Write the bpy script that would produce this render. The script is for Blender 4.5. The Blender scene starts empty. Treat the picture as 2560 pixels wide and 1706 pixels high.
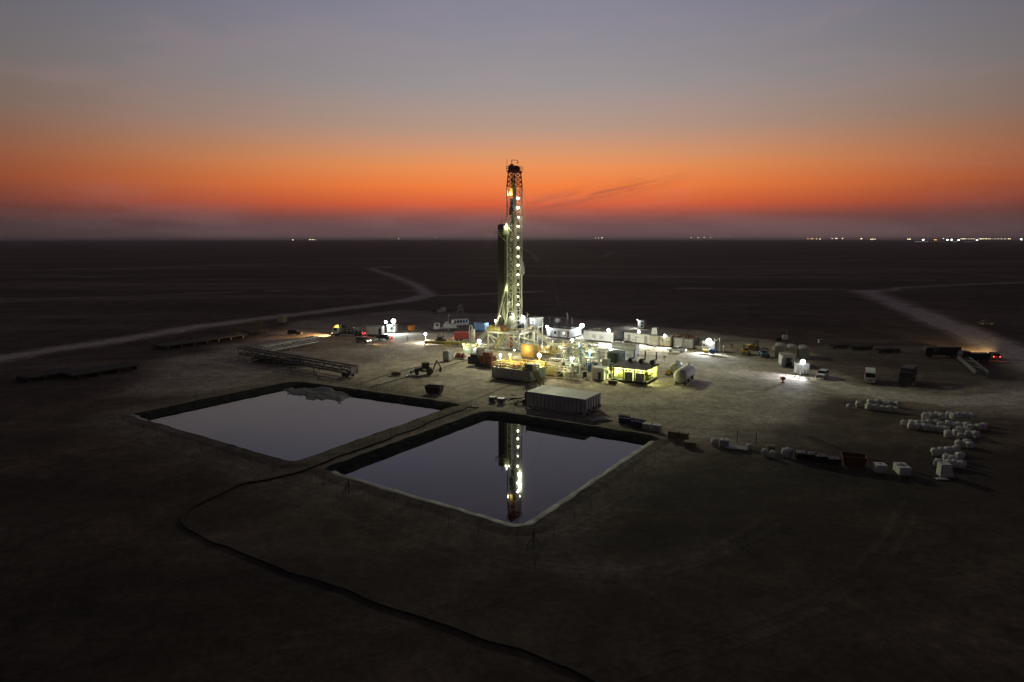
import bpy, bmesh, math, random
from mathutils import Vector, Matrix, noise
random.seed(7)
S = bpy.context.scene
COL = S.collection
R = math.radians

# ------------------------------------------------------------------ camera
PITCH, CAMZ, FPX = R(8.5), 32.0, 1707.0          # 24 mm equivalent drone lens, 32 m above the pad
cam = bpy.data.cameras.new("drone_camera")
cam.sensor_width = 36.0
cam.lens = 36.0 * FPX / 2560.0
cam.clip_start, cam.clip_end = 0.5, 90000
camo = bpy.data.objects.new("drone_camera", cam)
COL.objects.link(camo)
camo.location = (0, 0, CAMZ)
camo.rotation_euler = (R(90) - PITCH, 0, 0)
S.camera = camo

# ------------------------------------------------------------------ dusk sky
world = bpy.data.worlds.new("World")
S.world = world
world.use_nodes = True


class NT:
    """small node helper"""
    def __init__(s, tree):
        s.t = tree
        tree.nodes.clear()

    def n(s, typ, ins=None, **kw):
        nd = s.t.nodes.new(typ)
        for k, v in kw.items():
            setattr(nd, k, v)
        for k, v in (ins or {}).items():
            if isinstance(v, tuple) and len(v) == 2 and hasattr(v[0], "outputs"):
                s.t.links.new(v[0].outputs[v[1]], nd.inputs[k])
            elif hasattr(v, "outputs"):
                s.t.links.new(v.outputs[0], nd.inputs[k])
            else:
                nd.inputs[k].default_value = v
        return nd

    def math(s, op, a, b=0.0, c=None, clamp=False):
        ins = {0: a, 1: b}
        if c is not None:
            ins[2] = c
        return s.n("ShaderNodeMath", ins, operation=op, use_clamp=clamp)

    def ramp(s, fac, stops, interp="LINEAR"):
        nd = s.n("ShaderNodeValToRGB", {0: fac})
        cr = nd.color_ramp
        cr.interpolation = interp
        while len(cr.elements) < len(stops):
            cr.elements.new(0.5)
        for e, (p, c) in zip(cr.elements, stops):
            e.position = p
            e.color = (c, c, c, 1) if not isinstance(c, tuple) else (*c[:3], 1)
        return nd

    def mix(s, fac, a, b, blend="MIX"):
        return s.n("ShaderNodeMixRGB", {0: fac, 1: a, 2: b}, blend_type=blend)

    def mrange(s, v, a, b, c=0.0, d=1.0, smooth=True):
        return s.n("ShaderNodeMapRange", {0: v, 1: a, 2: b, 3: c, 4: d}, clamp=True,
                   interpolation_type="SMOOTHSTEP" if smooth else "LINEAR")


def lin(r, g, b):
    f = lambda c: c / 255 / 12.92 if c <= 10 else ((c / 255 + 0.055) / 1.055) ** 2.4
    return (f(r), f(g), f(b))


w = NT(world.node_tree)
tc = w.n("ShaderNodeTexCoord")
sp = w.n("ShaderNodeSeparateXYZ", {0: (tc, "Generated")})
el = w.math("MULTIPLY", (sp, 2), 2.0)            # ramp position = 2 * sin(elevation)
GLOW = [(0.0, lin(98, 79, 80)), (0.0374, lin(112, 80, 80)), (0.058, lin(136, 82, 76)), (0.0733, lin(168, 86, 70)), (0.0977, lin(218, 97, 60)),
        (0.1465, lin(245, 128, 64)), (0.20, lin(238, 148, 88)), (0.235, lin(222, 152, 106)), (0.305, lin(184, 152, 134)), (0.412, lin(157, 149, 149)),
        (0.62, lin(134, 133, 150)), (1.0, lin(62, 66, 88))]
SIDE = [(0.0, lin(66, 54, 56)), (0.0374, lin(72, 56, 57)), (0.0733, lin(88, 56, 52)), (0.0977, lin(106, 60, 50)), (0.1465, lin(132, 70, 49)),
        (0.20, lin(132, 81, 62)), (0.245, lin(124, 89, 73)), (0.305, lin(118, 97, 87)), (0.412, lin(109, 102, 101)), (0.62, lin(89, 92, 108)), (1.0, lin(44, 47, 64))]
BACK = [(0.0, lin(44, 42, 44)), (0.12, lin(52, 50, 52)), (0.35, lin(56, 54, 57)), (0.7, lin(44, 45, 52)), (1.0, lin(38, 40, 50))]
flat = w.n("ShaderNodeVectorMath", {0: (tc, "Generated"), 1: (1, 1, 0)}, operation="MULTIPLY")
nrm = w.n("ShaderNodeVectorMath", {0: flat}, operation="NORMALIZE")
ga = R(1.5)
dt = w.n("ShaderNodeVectorMath", {0: nrm, 1: (math.sin(ga), math.cos(ga), 0)}, operation="DOT_PRODUCT")
f1 = w.math("POWER", w.mrange((dt, "Value"), 0.72, 1.0, 0, 1, False), 1.7)          # 1 towards the sunset
f2 = w.mrange((dt, "Value"), 0.0, 0.80)
c = w.mix(f2, w.ramp(el, BACK), w.mix(f1, w.ramp(el, SIDE), w.ramp(el, GLOW)))
# thin dusk cloud wisps: a streak rising to the right above the horizon and a low bank below it
azn = w.math("ARCTAN2", (sp, 0), (sp, 1))
rise = w.math("SUBTRACT", (sp, 2), w.math("MULTIPLY_ADD", azn, 0.19, 0.040))
vec = w.n("ShaderNodeCombineXYZ", {0: w.math("MULTIPLY", azn, 9.0), 1: w.math("MULTIPLY", rise, 120.0), 2: 0.4})
nz = w.n("ShaderNodeTexNoise", {"Vector": vec, "Scale": 1.5, "Detail": 6.0, "Roughness": 0.62})
band = w.math("MULTIPLY", w.mrange(w.math("ABSOLUTE", rise), 0.0, 0.021, 1.0, 0.0),
              w.math("MULTIPLY", w.mrange(azn, 0.0, 0.05), w.mrange(azn, 0.14, 0.27, 1.0, 0.0)))
m1 = w.math("MULTIPLY", band, w.mrange((nz, 0), 0.40, 0.66))
vec2 = w.n("ShaderNodeCombineXYZ", {0: w.math("MULTIPLY", azn, 5.0), 1: w.math("MULTIPLY", (sp, 2), 90.0), 2: 3.0})
nz2 = w.n("ShaderNodeTexNoise", {"Vector": vec2, "Scale": 1.2, "Detail": 5.0, "Roughness": 0.6})
low = w.math("MULTIPLY", w.mrange(w.math("ABSOLUTE", w.math("SUBTRACT", (sp, 2), 0.034)), 0.0, 0.02, 1.0, 0.0),
             w.mrange((nz2, 0), 0.42, 0.66))
c = w.mix(w.math("MULTIPLY", m1, 0.42), c, (*lin(120, 68, 62), 1))
c = w.mix(w.math("MULTIPLY", low, 0.16), c, (*lin(112, 66, 68), 1))
# faint high haze streaks so the upper sky is not a perfect gradient
vec3 = w.n("ShaderNodeCombineXYZ", {0: w.math("MULTIPLY", azn, 2.2), 1: w.math("MULTIPLY", (sp, 2), 11.0), 2: 8.0})
nz3 = w.n("ShaderNodeTexNoise", {"Vector": vec3, "Scale": 1.6, "Detail": 6.0, "Roughness": 0.55, "Distortion": 0.4})
c = w.mix(w.math("MULTIPLY", w.mrange((nz3, 0), 0.42, 0.75), 0.10), c, (*lin(190, 150, 150), 1))
bg = w.n("ShaderNodeBackground", {"Color": c, "Strength": 1.0})
w.n("ShaderNodeOutputWorld", {"Surface": bg})

# The sun is below the horizon: no sun lamp; some bare fill lights below are added to the site's own lamps.
S.view_settings.view_transform = "Standard"
S.view_settings.look = "None"
S.view_settings.exposure = 0.0
S.view_settings.gamma = 1.0
S.cycles.use_denoising = True
try:
    S.cycles.denoiser = "OPENIMAGEDENOISE"
except Exception:
    pass
S.cycles.use_light_tree = True
S.cycles.max_bounces = 5
S.cycles.diffuse_bounces = 2
S.cycles.glossy_bounces = 3
S.cycles.transmission_bounces = 2
S.cycles.sample_clamp_direct = 20.0
S.cycles.sample_clamp_indirect = 2.5
S.cycles.caustics_reflective = False
S.cycles.caustics_refractive = False


# ------------------------------------------------------------------ measuring the place from the photograph
def ray(px, py):
    cx, cy = (px - 1280) / FPX, (853 - py) / FPX
    return Vector((cx, math.cos(PITCH) + cy * math.sin(PITCH), -math.sin(PITCH) + cy * math.cos(PITCH)))


def G(px, py, z=0.0):
    d = ray(px, py)
    t = (z - CAMZ) / d.z
    return Vector((d.x * t, d.y * t, z))


def ZAT(y, py):
    d = ray(1280, py)
    return CAMZ + d.z * y / d.y


def PXM(p):          # metres per photo pixel at a point
    return (p - Vector((0, 0, CAMZ))).length / FPX


SITE = R(-32)        # the whole pad is laid out on one skewed grid
U = Vector((math.cos(SITE), math.sin(SITE), 0))
V = Vector((-math.sin(SITE), math.cos(SITE), 0))

# ------------------------------------------------------------------ materials
MATS = {}


def paint(name, col, rough=0.55, metal=0.0, dirt=0.35, dcol=(0.11, 0.085, 0.06), scale=1.2, bump=0.15):
    if name in MATS:
        return MATS[name]
    m = bpy.data.materials.new(name)
    m.use_nodes = True
    t = NT(m.node_tree)
    tc = t.n("ShaderNodeTexCoord")
    n1 = t.n("ShaderNodeTexNoise", {"Vector": (tc, "Object"), "Scale": scale, "Detail": 6.0, "Roughness": 0.65})
    n2 = t.n("ShaderNodeTexNoise", {"Vector": (tc, "Object"), "Scale": scale * 9, "Detail": 3.0})
    fac = t.math("MULTIPLY", t.mrange((n1, 0), 0.42, 0.72), dirt)
    c1 = t.mix(fac, (*col, 1), (*dcol, 1))
    v = t.mrange((n2, 0), 0.3, 0.7, 0.86, 1.1, False)
    c2 = t.mix(1.0, c1, v, "MULTIPLY")
    bp = t.n("ShaderNodeBump", {"Height": (n2, 0), "Strength": bump, "Distance": 0.02})
    b = t.n("ShaderNodeBsdfPrincipled", {"Base Color": c2, "Roughness": t.mrange((n1, 0), 0.3, 0.7, rough - 0.1, min(1, rough + 0.15), False),
                                         "Metallic": metal, "Normal": bp})
    t.n("ShaderNodeOutputMaterial", {"Surface": b})
    MATS[name] = m
    return m


def glow(name, col, strength):
    if name in MATS:
        return MATS[name]
    m = bpy.data.materials.new(name)
    m.use_nodes = True
    t = NT(m.node_tree)
    e = t.n("ShaderNodeEmission", {"Color": (*col, 1), "Strength": strength})
    t.n("ShaderNodeOutputMaterial", {"Surface": e})
    m.cycles.emission_sampling = "NONE"
    MATS[name] = m
    return m


CREAM = paint("cream_rig_paint", (0.62, 0.58, 0.40), 0.45, dirt=0.45)
PALE = paint("pale_steel_paint", (0.56, 0.55, 0.43), 0.45, dirt=0.4)
WHITE = paint("white_sheet_paint", (0.72, 0.72, 0.70), 0.5, dirt=0.3, scale=0.7)
CABIN = paint("cabin_white", (0.70, 0.70, 0.66), 0.5, dirt=0.35, scale=0.6)
ROOFG = paint("grey_roof_sheet", (0.22, 0.21, 0.20), 0.7, dirt=0.5, scale=0.5)
GREY = paint("grey_paint", (0.30, 0.30, 0.29), 0.55, dirt=0.5)
LGREY = paint("light_grey_paint", (0.46, 0.46, 0.44), 0.55, dirt=0.45)
TANKG = paint("tank_grey", (0.50, 0.475, 0.445), 0.6, dirt=0.4, scale=0.5)
DARK = paint("dark_steel", (0.05, 0.05, 0.048), 0.55, 0.3, dirt=0.4)
BLACK = paint("black_plastic", (0.018, 0.018, 0.02), 0.5, dirt=0.3)
RUBBER = paint("tyre_rubber", (0.02, 0.02, 0.02), 0.85, dirt=0.5)
REDOX = paint("mast_red", (0.30, 0.045, 0.03), 0.5, dirt=0.3)
RED = paint("red_paint", (0.24, 0.02, 0.02), 0.45, dirt=0.3)
RUST = paint("rusty_brown", (0.17, 0.055, 0.028), 0.8, dirt=0.6, dcol=(0.05, 0.025, 0.015))
YEL = paint("yellow_paint", (0.70, 0.48, 0.05), 0.45, dirt=0.3)
OLIVE = paint("yellow_green_steel", (0.34, 0.32, 0.10), 0.55, dirt=0.4)
ORANGE = paint("orange_paint", (0.55, 0.20, 0.03), 0.5, dirt=0.35)
BLUE = paint("blue_paint", (0.05, 0.12, 0.34), 0.45, dirt=0.3)
LBLUE = paint("pale_blue_paint", (0.20, 0.36, 0.58), 0.5, dirt=0.35)
SKYB = paint("bright_blue_door", (0.03, 0.33, 0.72), 0.4, dirt=0.15)
NAVY = paint("navy_drum_plastic", (0.015, 0.022, 0.075), 0.4, dirt=0.25)
GREEN = paint("dark_green_paint", (0.03, 0.07, 0.05), 0.5, dirt=0.35)
MINT = paint("pale_teal_sheet", (0.42, 0.56, 0.54), 0.5, dirt=0.3)
GLASS = paint("dark_glass", (0.01, 0.012, 0.014), 0.08, dirt=0.1, bump=0.0)
CHROME = paint("bare_metal", (0.5, 0.5, 0.5), 0.3, 0.9, dirt=0.4)
SACK = paint("woven_sack", (0.66, 0.65, 0.62), 0.85, dirt=0.5, scale=2.5, bump=0.6)
CANVAS = paint("pale_canvas", (0.55, 0.53, 0.47), 0.9, dirt=0.4, scale=1.5, bump=0.6)
WOOD = paint("pallet_wood", (0.24, 0.17, 0.10), 0.85, dirt=0.5)
SKIN = paint("skin", (0.35, 0.20, 0.14), 0.6, dirt=0.05)
PIPE = paint("drill_pipe_steel", (0.075, 0.072, 0.06), 0.42, 0.5, dirt=0.5)
PIPEL = paint("lit_pipe_steel", (0.30, 0.27, 0.17), 0.45, 0.3, dirt=0.45)  # lighter copy of the drill pipe steel, lamp light put into its colour
LAMPW = glow("lamp_cool_white", (0.90, 0.97, 1.0), 160)
LAMPG = glow("lamp_greenish_white", (0.90, 1.0, 0.68), 70)
LAMPY = glow("lamp_yellow", (1.0, 0.80, 0.45), 70)
LAMPA = glow("beacon_amber", (1.0, 0.42, 0.03), 30)
LAMPR = glow("tail_light_red", (1.0, 0.04, 0.03), 14)
LAMPH = glow("headlight_warm", (1.0, 0.82, 0.50), 22)
LITWIN = glow("lit_window_or_wall", (0.92, 1.0, 0.95), 1.6)


# ------------------------------------------------------------------ mesh builder
class MB:
    def __init__(s):
        s.v, s.f = [], []

    def add(s, vs, fs):
        o = len(s.v)
        s.v.extend([tuple(v) for v in vs])
        s.f.extend([tuple(i + o for i in f) for f in fs])
        return s

    def box(s, x0, x1, y0, y1, z0, z1):
        vs = [(x, y, z) for z in (z0, z1) for y in (y0, y1) for x in (x0, x1)]
        return s.add(vs, [(0, 2, 3, 1), (4, 5, 7, 6), (0, 1, 5, 4), (2, 6, 7, 3), (0, 4, 6, 2), (1, 3, 7, 5)])

    def bar(s, p, q, a, b=None):
        """rectangular beam p->q, a wide (sideways), b deep"""
        b = a if b is None else b
        p, q = Vector(p), Vector(q)
        d = (q - p).normalized()
        up = Vector((0, 0, 1)) if abs(d.z) < 0.95 else Vector((1, 0, 0))
        sx = d.cross(up).normalized() * a / 2
        sy = sx.cross(d).normalized() * b / 2
        vs = [e + i * sx + j * sy for e in (p, q) for i, j in ((-1, -1), (1, -1), (1, 1), (-1, 1))]
        return s.add(vs, [(0, 1, 2, 3), (7, 6, 5, 4), (0, 4, 5, 1), (1, 5, 6, 2), (2, 6, 7, 3), (3, 7, 4, 0)])

    def path(s, pts, r, n=8, closed_ends=True):
        pts = [Vector(p) for p in pts]
        rings = []
        last = None
        for i, p in enumerate(pts):
            d = (pts[min(i + 1, len(pts) - 1)] - pts[max(i - 1, 0)]).normalized()
            if last is None:
                up = Vector((0, 0, 1)) if abs(d.z) < 0.9 else Vector((1, 0, 0))
                sx = d.cross(up).normalized()
            else:
                sx = (last - d * last.dot(d)).normalized()
            last = sx
            sy = d.cross(sx)
            rr = r[i] if isinstance(r, (list, tuple)) else r
            rings.append([p + (sx * math.cos(2 * math.pi * k / n) + sy * math.sin(2 * math.pi * k / n)) * rr for k in range(n)])
        vs = [v for ring in rings for v in ring]
        fs = []
        for i in range(len(pts) - 1):
            for k in range(n):
                a, b = i * n + k, i * n + (k + 1) % n
                fs.append((a, b, b + n, a + n))
        if closed_ends:
            fs.append(tuple(range(n))[::-1])
            fs.append(tuple((len(pts) - 1) * n + k for k in range(n)))
        return s.add(vs, fs)

    def tube(s, p, q, r, n=8):
        return s.path([p, q], r, n)

    def lathe(s, prof, c=(0, 0, 0), n=12, axis="z"):
        """prof = [(radius, height)...] revolved round an axis through c"""
        c = Vector(c)
        vs, fs = [], []
        for r, h in prof:
            for k in range(n):
                a = 2 * math.pi * k / n
                x, y = r * math.cos(a), r * math.sin(a)
                vs.append(c + (Vector((x, y, h)) if axis == "z" else Vector((h, x, y)) if axis == "x" else Vector((x, h, y))))
        for i in range(len(prof) - 1):
            for k in range(n):
                a, b = i * n + k, i * n + (k + 1) % n
                fs.append((a, b, b + n, a + n))
        fs.append(tuple(range(n))[::-1])
        fs.append(tuple((len(prof) - 1) * n + k for k in range(n)))
        return s.add(vs, fs)

    def prism(s, prof, y0, y1, top=None):
        """side profile [(x,z)] swept in y; top=(z, k): above z the half width shrinks by k"""
        vs = []
        for y in (y0, y1):
            for x, z in prof:
                k = 1.0
                if top and z > top[0]:
                    k = top[1]
                vs.append((x, (y0 + y1) / 2 + (y - (y0 + y1) / 2) * k, z))
        n = len(prof)
        fs = [tuple(range(n)), tuple(range(2 * n - 1, n - 1, -1))]
        fs += [(i, n + i, n + (i + 1) % n, (i + 1) % n) for i in range(n)]
        return s.add(vs, fs)

    def build(s, name, mat, parent=None, smooth=None, label=None, loc=None):
        me = bpy.data.meshes.new(name)
        me.from_pydata(s.v, [], s.f)
        bm = bmesh.new()
        bm.from_mesh(me)
        bmesh.ops.recalc_face_normals(bm, faces=bm.faces)
        bm.to_mesh(me)
        bm.free()
        me.materials.append(mat)
        if smooth:
            for p in me.polygons:
                p.use_smooth = True
            me.set_sharp_from_angle(angle=R(smooth))
        o = bpy.data.objects.new(name, me)
        COL.objects.link(o)
        if parent is not None:
            o.parent = parent
        if label:
            o["label"] = label
        if loc is not None:
            o.location = loc
        return o


def tag(o, label, cat, group=None):
    o["label"] = label
    o["category"] = cat
    if group:
        o["group"] = group
    return o


def struct(o):
    o["kind"] = "structure"
    return o


def thing(name, label, cat, loc=(0, 0, 0), rz=SITE, group=None):
    o = bpy.data.objects.new(name, None)
    o.empty_display_size = 0.5
    COL.objects.link(o)
    o.location = loc
    o.rotation_euler = (0, 0, rz)
    return tag(o, label, cat, group)


def dup(root, loc, rz=None, label=None, group=None, scale=None):
    r = root.copy()
    COL.objects.link(r)
    r.location = loc
    if rz is not None:
        r.rotation_euler = (0, 0, rz)
    if label:
        r["label"] = label
    if group:
        r["group"] = group
    if scale:
        r.scale = scale if isinstance(scale, tuple) else (scale,) * 3
    for ch in list(root.children):
        c = ch.copy()
        COL.objects.link(c)
        c.parent = r
        for g in list(ch.children):
            d = g.copy()
            COL.objects.link(d)
            d.parent = c
    return r


def to_local(root_loc, rz, p):
    d = Vector(p) - Vector(root_loc)
    c, s_ = math.cos(-rz), math.sin(-rz)
    return Vector((d.x * c - d.y * s_, d.x * s_ + d.y * c, d.z))


def point_lamp(parent, loc, power, col, radius=0.25, spot=None, aim=None):
    if spot:
        l = bpy.data.lights.new("lamp_or_fill_light", "SPOT")
        l.spot_size = R(spot)
        l.spot_blend = 0.5
    else:
        l = bpy.data.lights.new("lamp_or_fill_light", "POINT")
    l.energy = power * LPOW
    l.color = col
    l.shadow_soft_size = radius
    o = bpy.data.objects.new("lamp_or_fill_light", l)
    COL.objects.link(o)
    o.parent = parent
    o.location = loc
    if aim is not None:
        o.rotation_euler = Vector(aim).to_track_quat("-Z", "Y").to_euler()
    return o


LPOW = 1.0
COOL, GRN, WARM, YGREEN = (0.86, 0.95, 1.0), (0.88, 1.0, 0.60), (1.0, 0.72, 0.34), (0.90, 1.0, 0.40)


def floodlight(parent, p, r=0.4, power=2000, col=COOL, mat=None, drop=0.55, face=(0, -1, 0), light=True, spot=None, aim=None):
    """lamp housing with a glowing lens as a child; p and face in the parent's space"""
    p, face = Vector(p), Vector(face).normalized()
    h = MB()
    r *= 0.80
    h.bar(p - face * r * 0.9, p - face * 0.05, r * 1.5, r * 1.1)
    ho = h.build("floodlight", DARK, parent)
    l = MB()
    prof = [(0.02, r * 0.45), (r * 0.55, r * 0.38), (r * 0.9, r * 0.18), (r, 0.0)]
    q = face.to_track_quat("Z", "Y")
    m = MB().lathe(prof, n=12)
    l.add([p + q @ Vector(v) for v in m.v], m.f)
    l.build("lens", mat or LAMPW, ho)
    if light:
        point_lamp(parent, p + face * (r * 0.5 + 0.2) + Vector((0, 0, -drop)), power, col, spot=spot, aim=aim)
    return ho


# ------------------------------------------------------------------ the pits' water lines (world x, y) and the ground
def quad(pts, z):
    return [G(x, y, z) for x, y in pts]


WZ = -0.70
PIT_A = quad([(353, 1052), (731, 970), (1121, 1027), (734, 1165)], WZ)
PIT_B = quad([(849, 1193), (1224, 1048), (1618, 1113), (1300, 1326)], WZ)


def outline(q, rad=0.9, step=0.7):
    """rounded polygon, clockwise seen from above as given; returns points and outward normals"""
    q = [Vector((p.x, p.y)) for p in q]
    cen = sum(q, Vector((0, 0))) / 4
    pts = []
    for i in range(4):
        a, b, cc = q[i - 1], q[i], q[(i + 1) % 4]
        d1, d2 = (a - b).normalized(), (cc - b).normalized()
        ang = math.acos(max(-1, min(1, d1.dot(d2))))
        t = rad / math.tan(ang / 2)
        p1, p2 = b + d1 * t, b + d2 * t
        o = b + (d1 + d2).normalized() * (rad / math.sin(ang / 2))
        a1 = math.atan2(*(p1 - o).yx)
        a2 = math.atan2(*(p2 - o).yx)
        da = (a2 - a1 + math.pi) % (2 * math.pi) - math.pi
        for k in range(9):
            th = a1 + da * k / 8
            pts.append((o + Vector((math.cos(th), math.sin(th))) * rad, Vector((math.cos(th), math.sin(th)))))
        nx = q[(i + 1) % 4]
        d3 = (q[(i + 2) % 4] - nx).normalized()
        ang3 = math.acos(max(-1, min(1, (b - nx).normalized().dot(d3))))
        e = nx + (b - nx).normalized() * (rad / math.tan(ang3 / 2))
        n_ = Vector((-(e - p2).y, (e - p2).x)).normalized()
        if n_.dot(b - cen) < 0:
            n_ = -n_
        L = (e - p2).length
        m = max(2, int(L / step))
        for k in range(1, m):
            pts.append((p2 + (e - p2) * k / m, n_))
    return pts


OUT_A, OUT_B = outline(PIT_A), outline(PIT_B)


def sdist(p, poly):
    """signed distance to a polygon, negative inside"""
    inside, best = False, 1e9
    n = len(poly)
    for i in range(n):
        a, b = poly[i], poly[(i + 1) % n]
        ax, ay, bx, by = a[0], a[1], b[0], b[1]
        if (ay > p[1]) != (by > p[1]) and p[0] < (bx - ax) * (p[1] - ay) / (by - ay) + ax:
            inside = not inside
        dx, dy = bx - ax, by - ay
        t = max(0, min(1, ((p[0] - ax) * dx + (p[1] - ay) * dy) / (dx * dx + dy * dy + 1e-9)))
        d = math.hypot(p[0] - ax - t * dx, p[1] - ay - t * dy)
        best = min(best, d)
    return -best if inside else best


def dline(p, pts):
    best = 1e9
    for i in range(len(pts) - 1):
        ax, ay = pts[i][0], pts[i][1]
        dx, dy = pts[i + 1][0] - ax, pts[i + 1][1] - ay
        t = max(0, min(1, ((p[0] - ax) * dx + (p[1] - ay) * dy) / (dx * dx + dy * dy + 1e-9)))
        best = min(best, math.hypot(p[0] - ax - t * dx, p[1] - ay - t * dy))
    return best


def gl(pts):
    return [G(x, y) for x, y in pts]


ROADS = [  # centre line in photo pixels, half width in metres
    (gl([(-200, 935), (0, 893), (250, 857), (500, 815), (700, 790), (900, 766), (1010, 752), (1072, 738)]), 6.2),
    (gl([(1072, 738), (1040, 712), (985, 690), (940, 676), (925, 671)]), 5.2),
    (gl([(925, 671), (985, 667), (1120, 662), (1260, 657), (1420, 650)]), 4.5),
    (gl([(1072, 738), (1150, 737), (1250, 733), (1350, 729)]), 4.0),
    (gl([(-60, 748), (300, 742), (600, 729), (850, 722), (1030, 726)]), 2.0),
    (gl([(2640, 930), (2560, 893), (2440, 838), (2330, 796), (2260, 766), (2190, 738), (2150, 726)]), 7.8),
    (gl([(2020, 930), (2090, 962), (2200, 985), (2340, 999), (2460, 1000), (2640, 985)]), 6.5),
    (gl([(2150, 726), (2060, 724), (1900, 723), (1700, 721)]), 4.2),
    (gl([(2185, 732), (2260, 718), (2400, 712), (2600, 704)]), 4.2),
    (gl([(1505, 642), (1530, 632), (1600, 626), (1700, 621)]), 6.0),
    (gl([(1350, 652), (1330, 632), (1310, 622)]), 6.0),
]
PAD = gl([(300, 985), (420, 900), (640, 845), (760, 800), (1000, 775), (1400, 792), (1640, 815), (1840, 838), (2010, 868),
          (2040, 915), (2100, 958), (2200, 970), (2330, 972), (2440, 964), (2640, 935), (2700, 1050), (2480, 1036), (2300, 1014), (2200, 1000), (2080, 990), (2020, 1000), (1960, 1060), (1830, 1105), (1690, 1090), (1640, 1078),
          (1420, 1052), (1240, 1035), (1130, 1010), (900, 950), (730, 935), (500, 978)])
SCARS = [gl([(1230, 1395), (1330, 1405), (1420, 1420), (1560, 1424), (1680, 1400), (1800, 1370)]),
         gl([(1200, 1420), (1330, 1380), (1500, 1280), (1700, 1140)]), gl([(1230, 1385), (1000, 1310), (780, 1230), (600, 1170), (330, 1070)])]


def bank_w(ny):
    """width of the lined slope above the water: broad on the far sides, a thin lip on the near ones"""
    t = max(0.0, min(1.0, (ny + 0.25) / 0.5))
    return 1.0 + 1.7 * t * t * (3 - 2 * t)


def pit_near(x, y):
    """distance to the nearer pit (negative inside) and its slope width at the nearest side"""
    best = (99, 1.0)
    if -95 < x < 45 and 55 < y < 170:
        for q in (PIT_A, PIT_B):
            d = sdist((x, y), q)
            if d < best[0]:
                bi, bd = 0, 1e9
                for i in range(4):
                    e = dline((x, y), [q[i], q[(i + 1) % 4]])
                    if e < bd:
                        bi, bd = i, e
                a, b = q[bi], q[(bi + 1) % 4]
                nn = Vector((-(b - a).y, (b - a).x)).normalized()
                c_ = sum(q, Vector()) / 4
                if nn.dot(Vector((a.x - c_.x, a.y - c_.y))) < 0:
                    nn = -nn
                best = (d, bank_w(nn.y))
    return best


def ground_z(x, y):
    z = 0.10 * noise.noise(Vector((x * 0.03, y * 0.03, 0)))
    d, w_ = pit_near(x, y)
    s0 = w_ - .25
    if d < s0:
        return max(-3.0, -0.3 - 3.0 * (s0 - d) / 1.3)
    return z - 0.16


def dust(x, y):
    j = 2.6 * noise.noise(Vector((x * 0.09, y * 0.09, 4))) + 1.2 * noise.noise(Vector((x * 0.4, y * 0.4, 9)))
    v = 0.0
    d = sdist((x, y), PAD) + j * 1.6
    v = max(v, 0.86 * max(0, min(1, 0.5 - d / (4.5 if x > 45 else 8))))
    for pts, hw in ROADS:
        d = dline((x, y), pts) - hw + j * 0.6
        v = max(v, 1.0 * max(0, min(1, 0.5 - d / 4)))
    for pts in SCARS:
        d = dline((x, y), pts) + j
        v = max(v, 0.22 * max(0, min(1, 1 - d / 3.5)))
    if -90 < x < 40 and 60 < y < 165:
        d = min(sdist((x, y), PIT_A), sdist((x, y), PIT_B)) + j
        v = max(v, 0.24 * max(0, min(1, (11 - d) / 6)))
    return v


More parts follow.
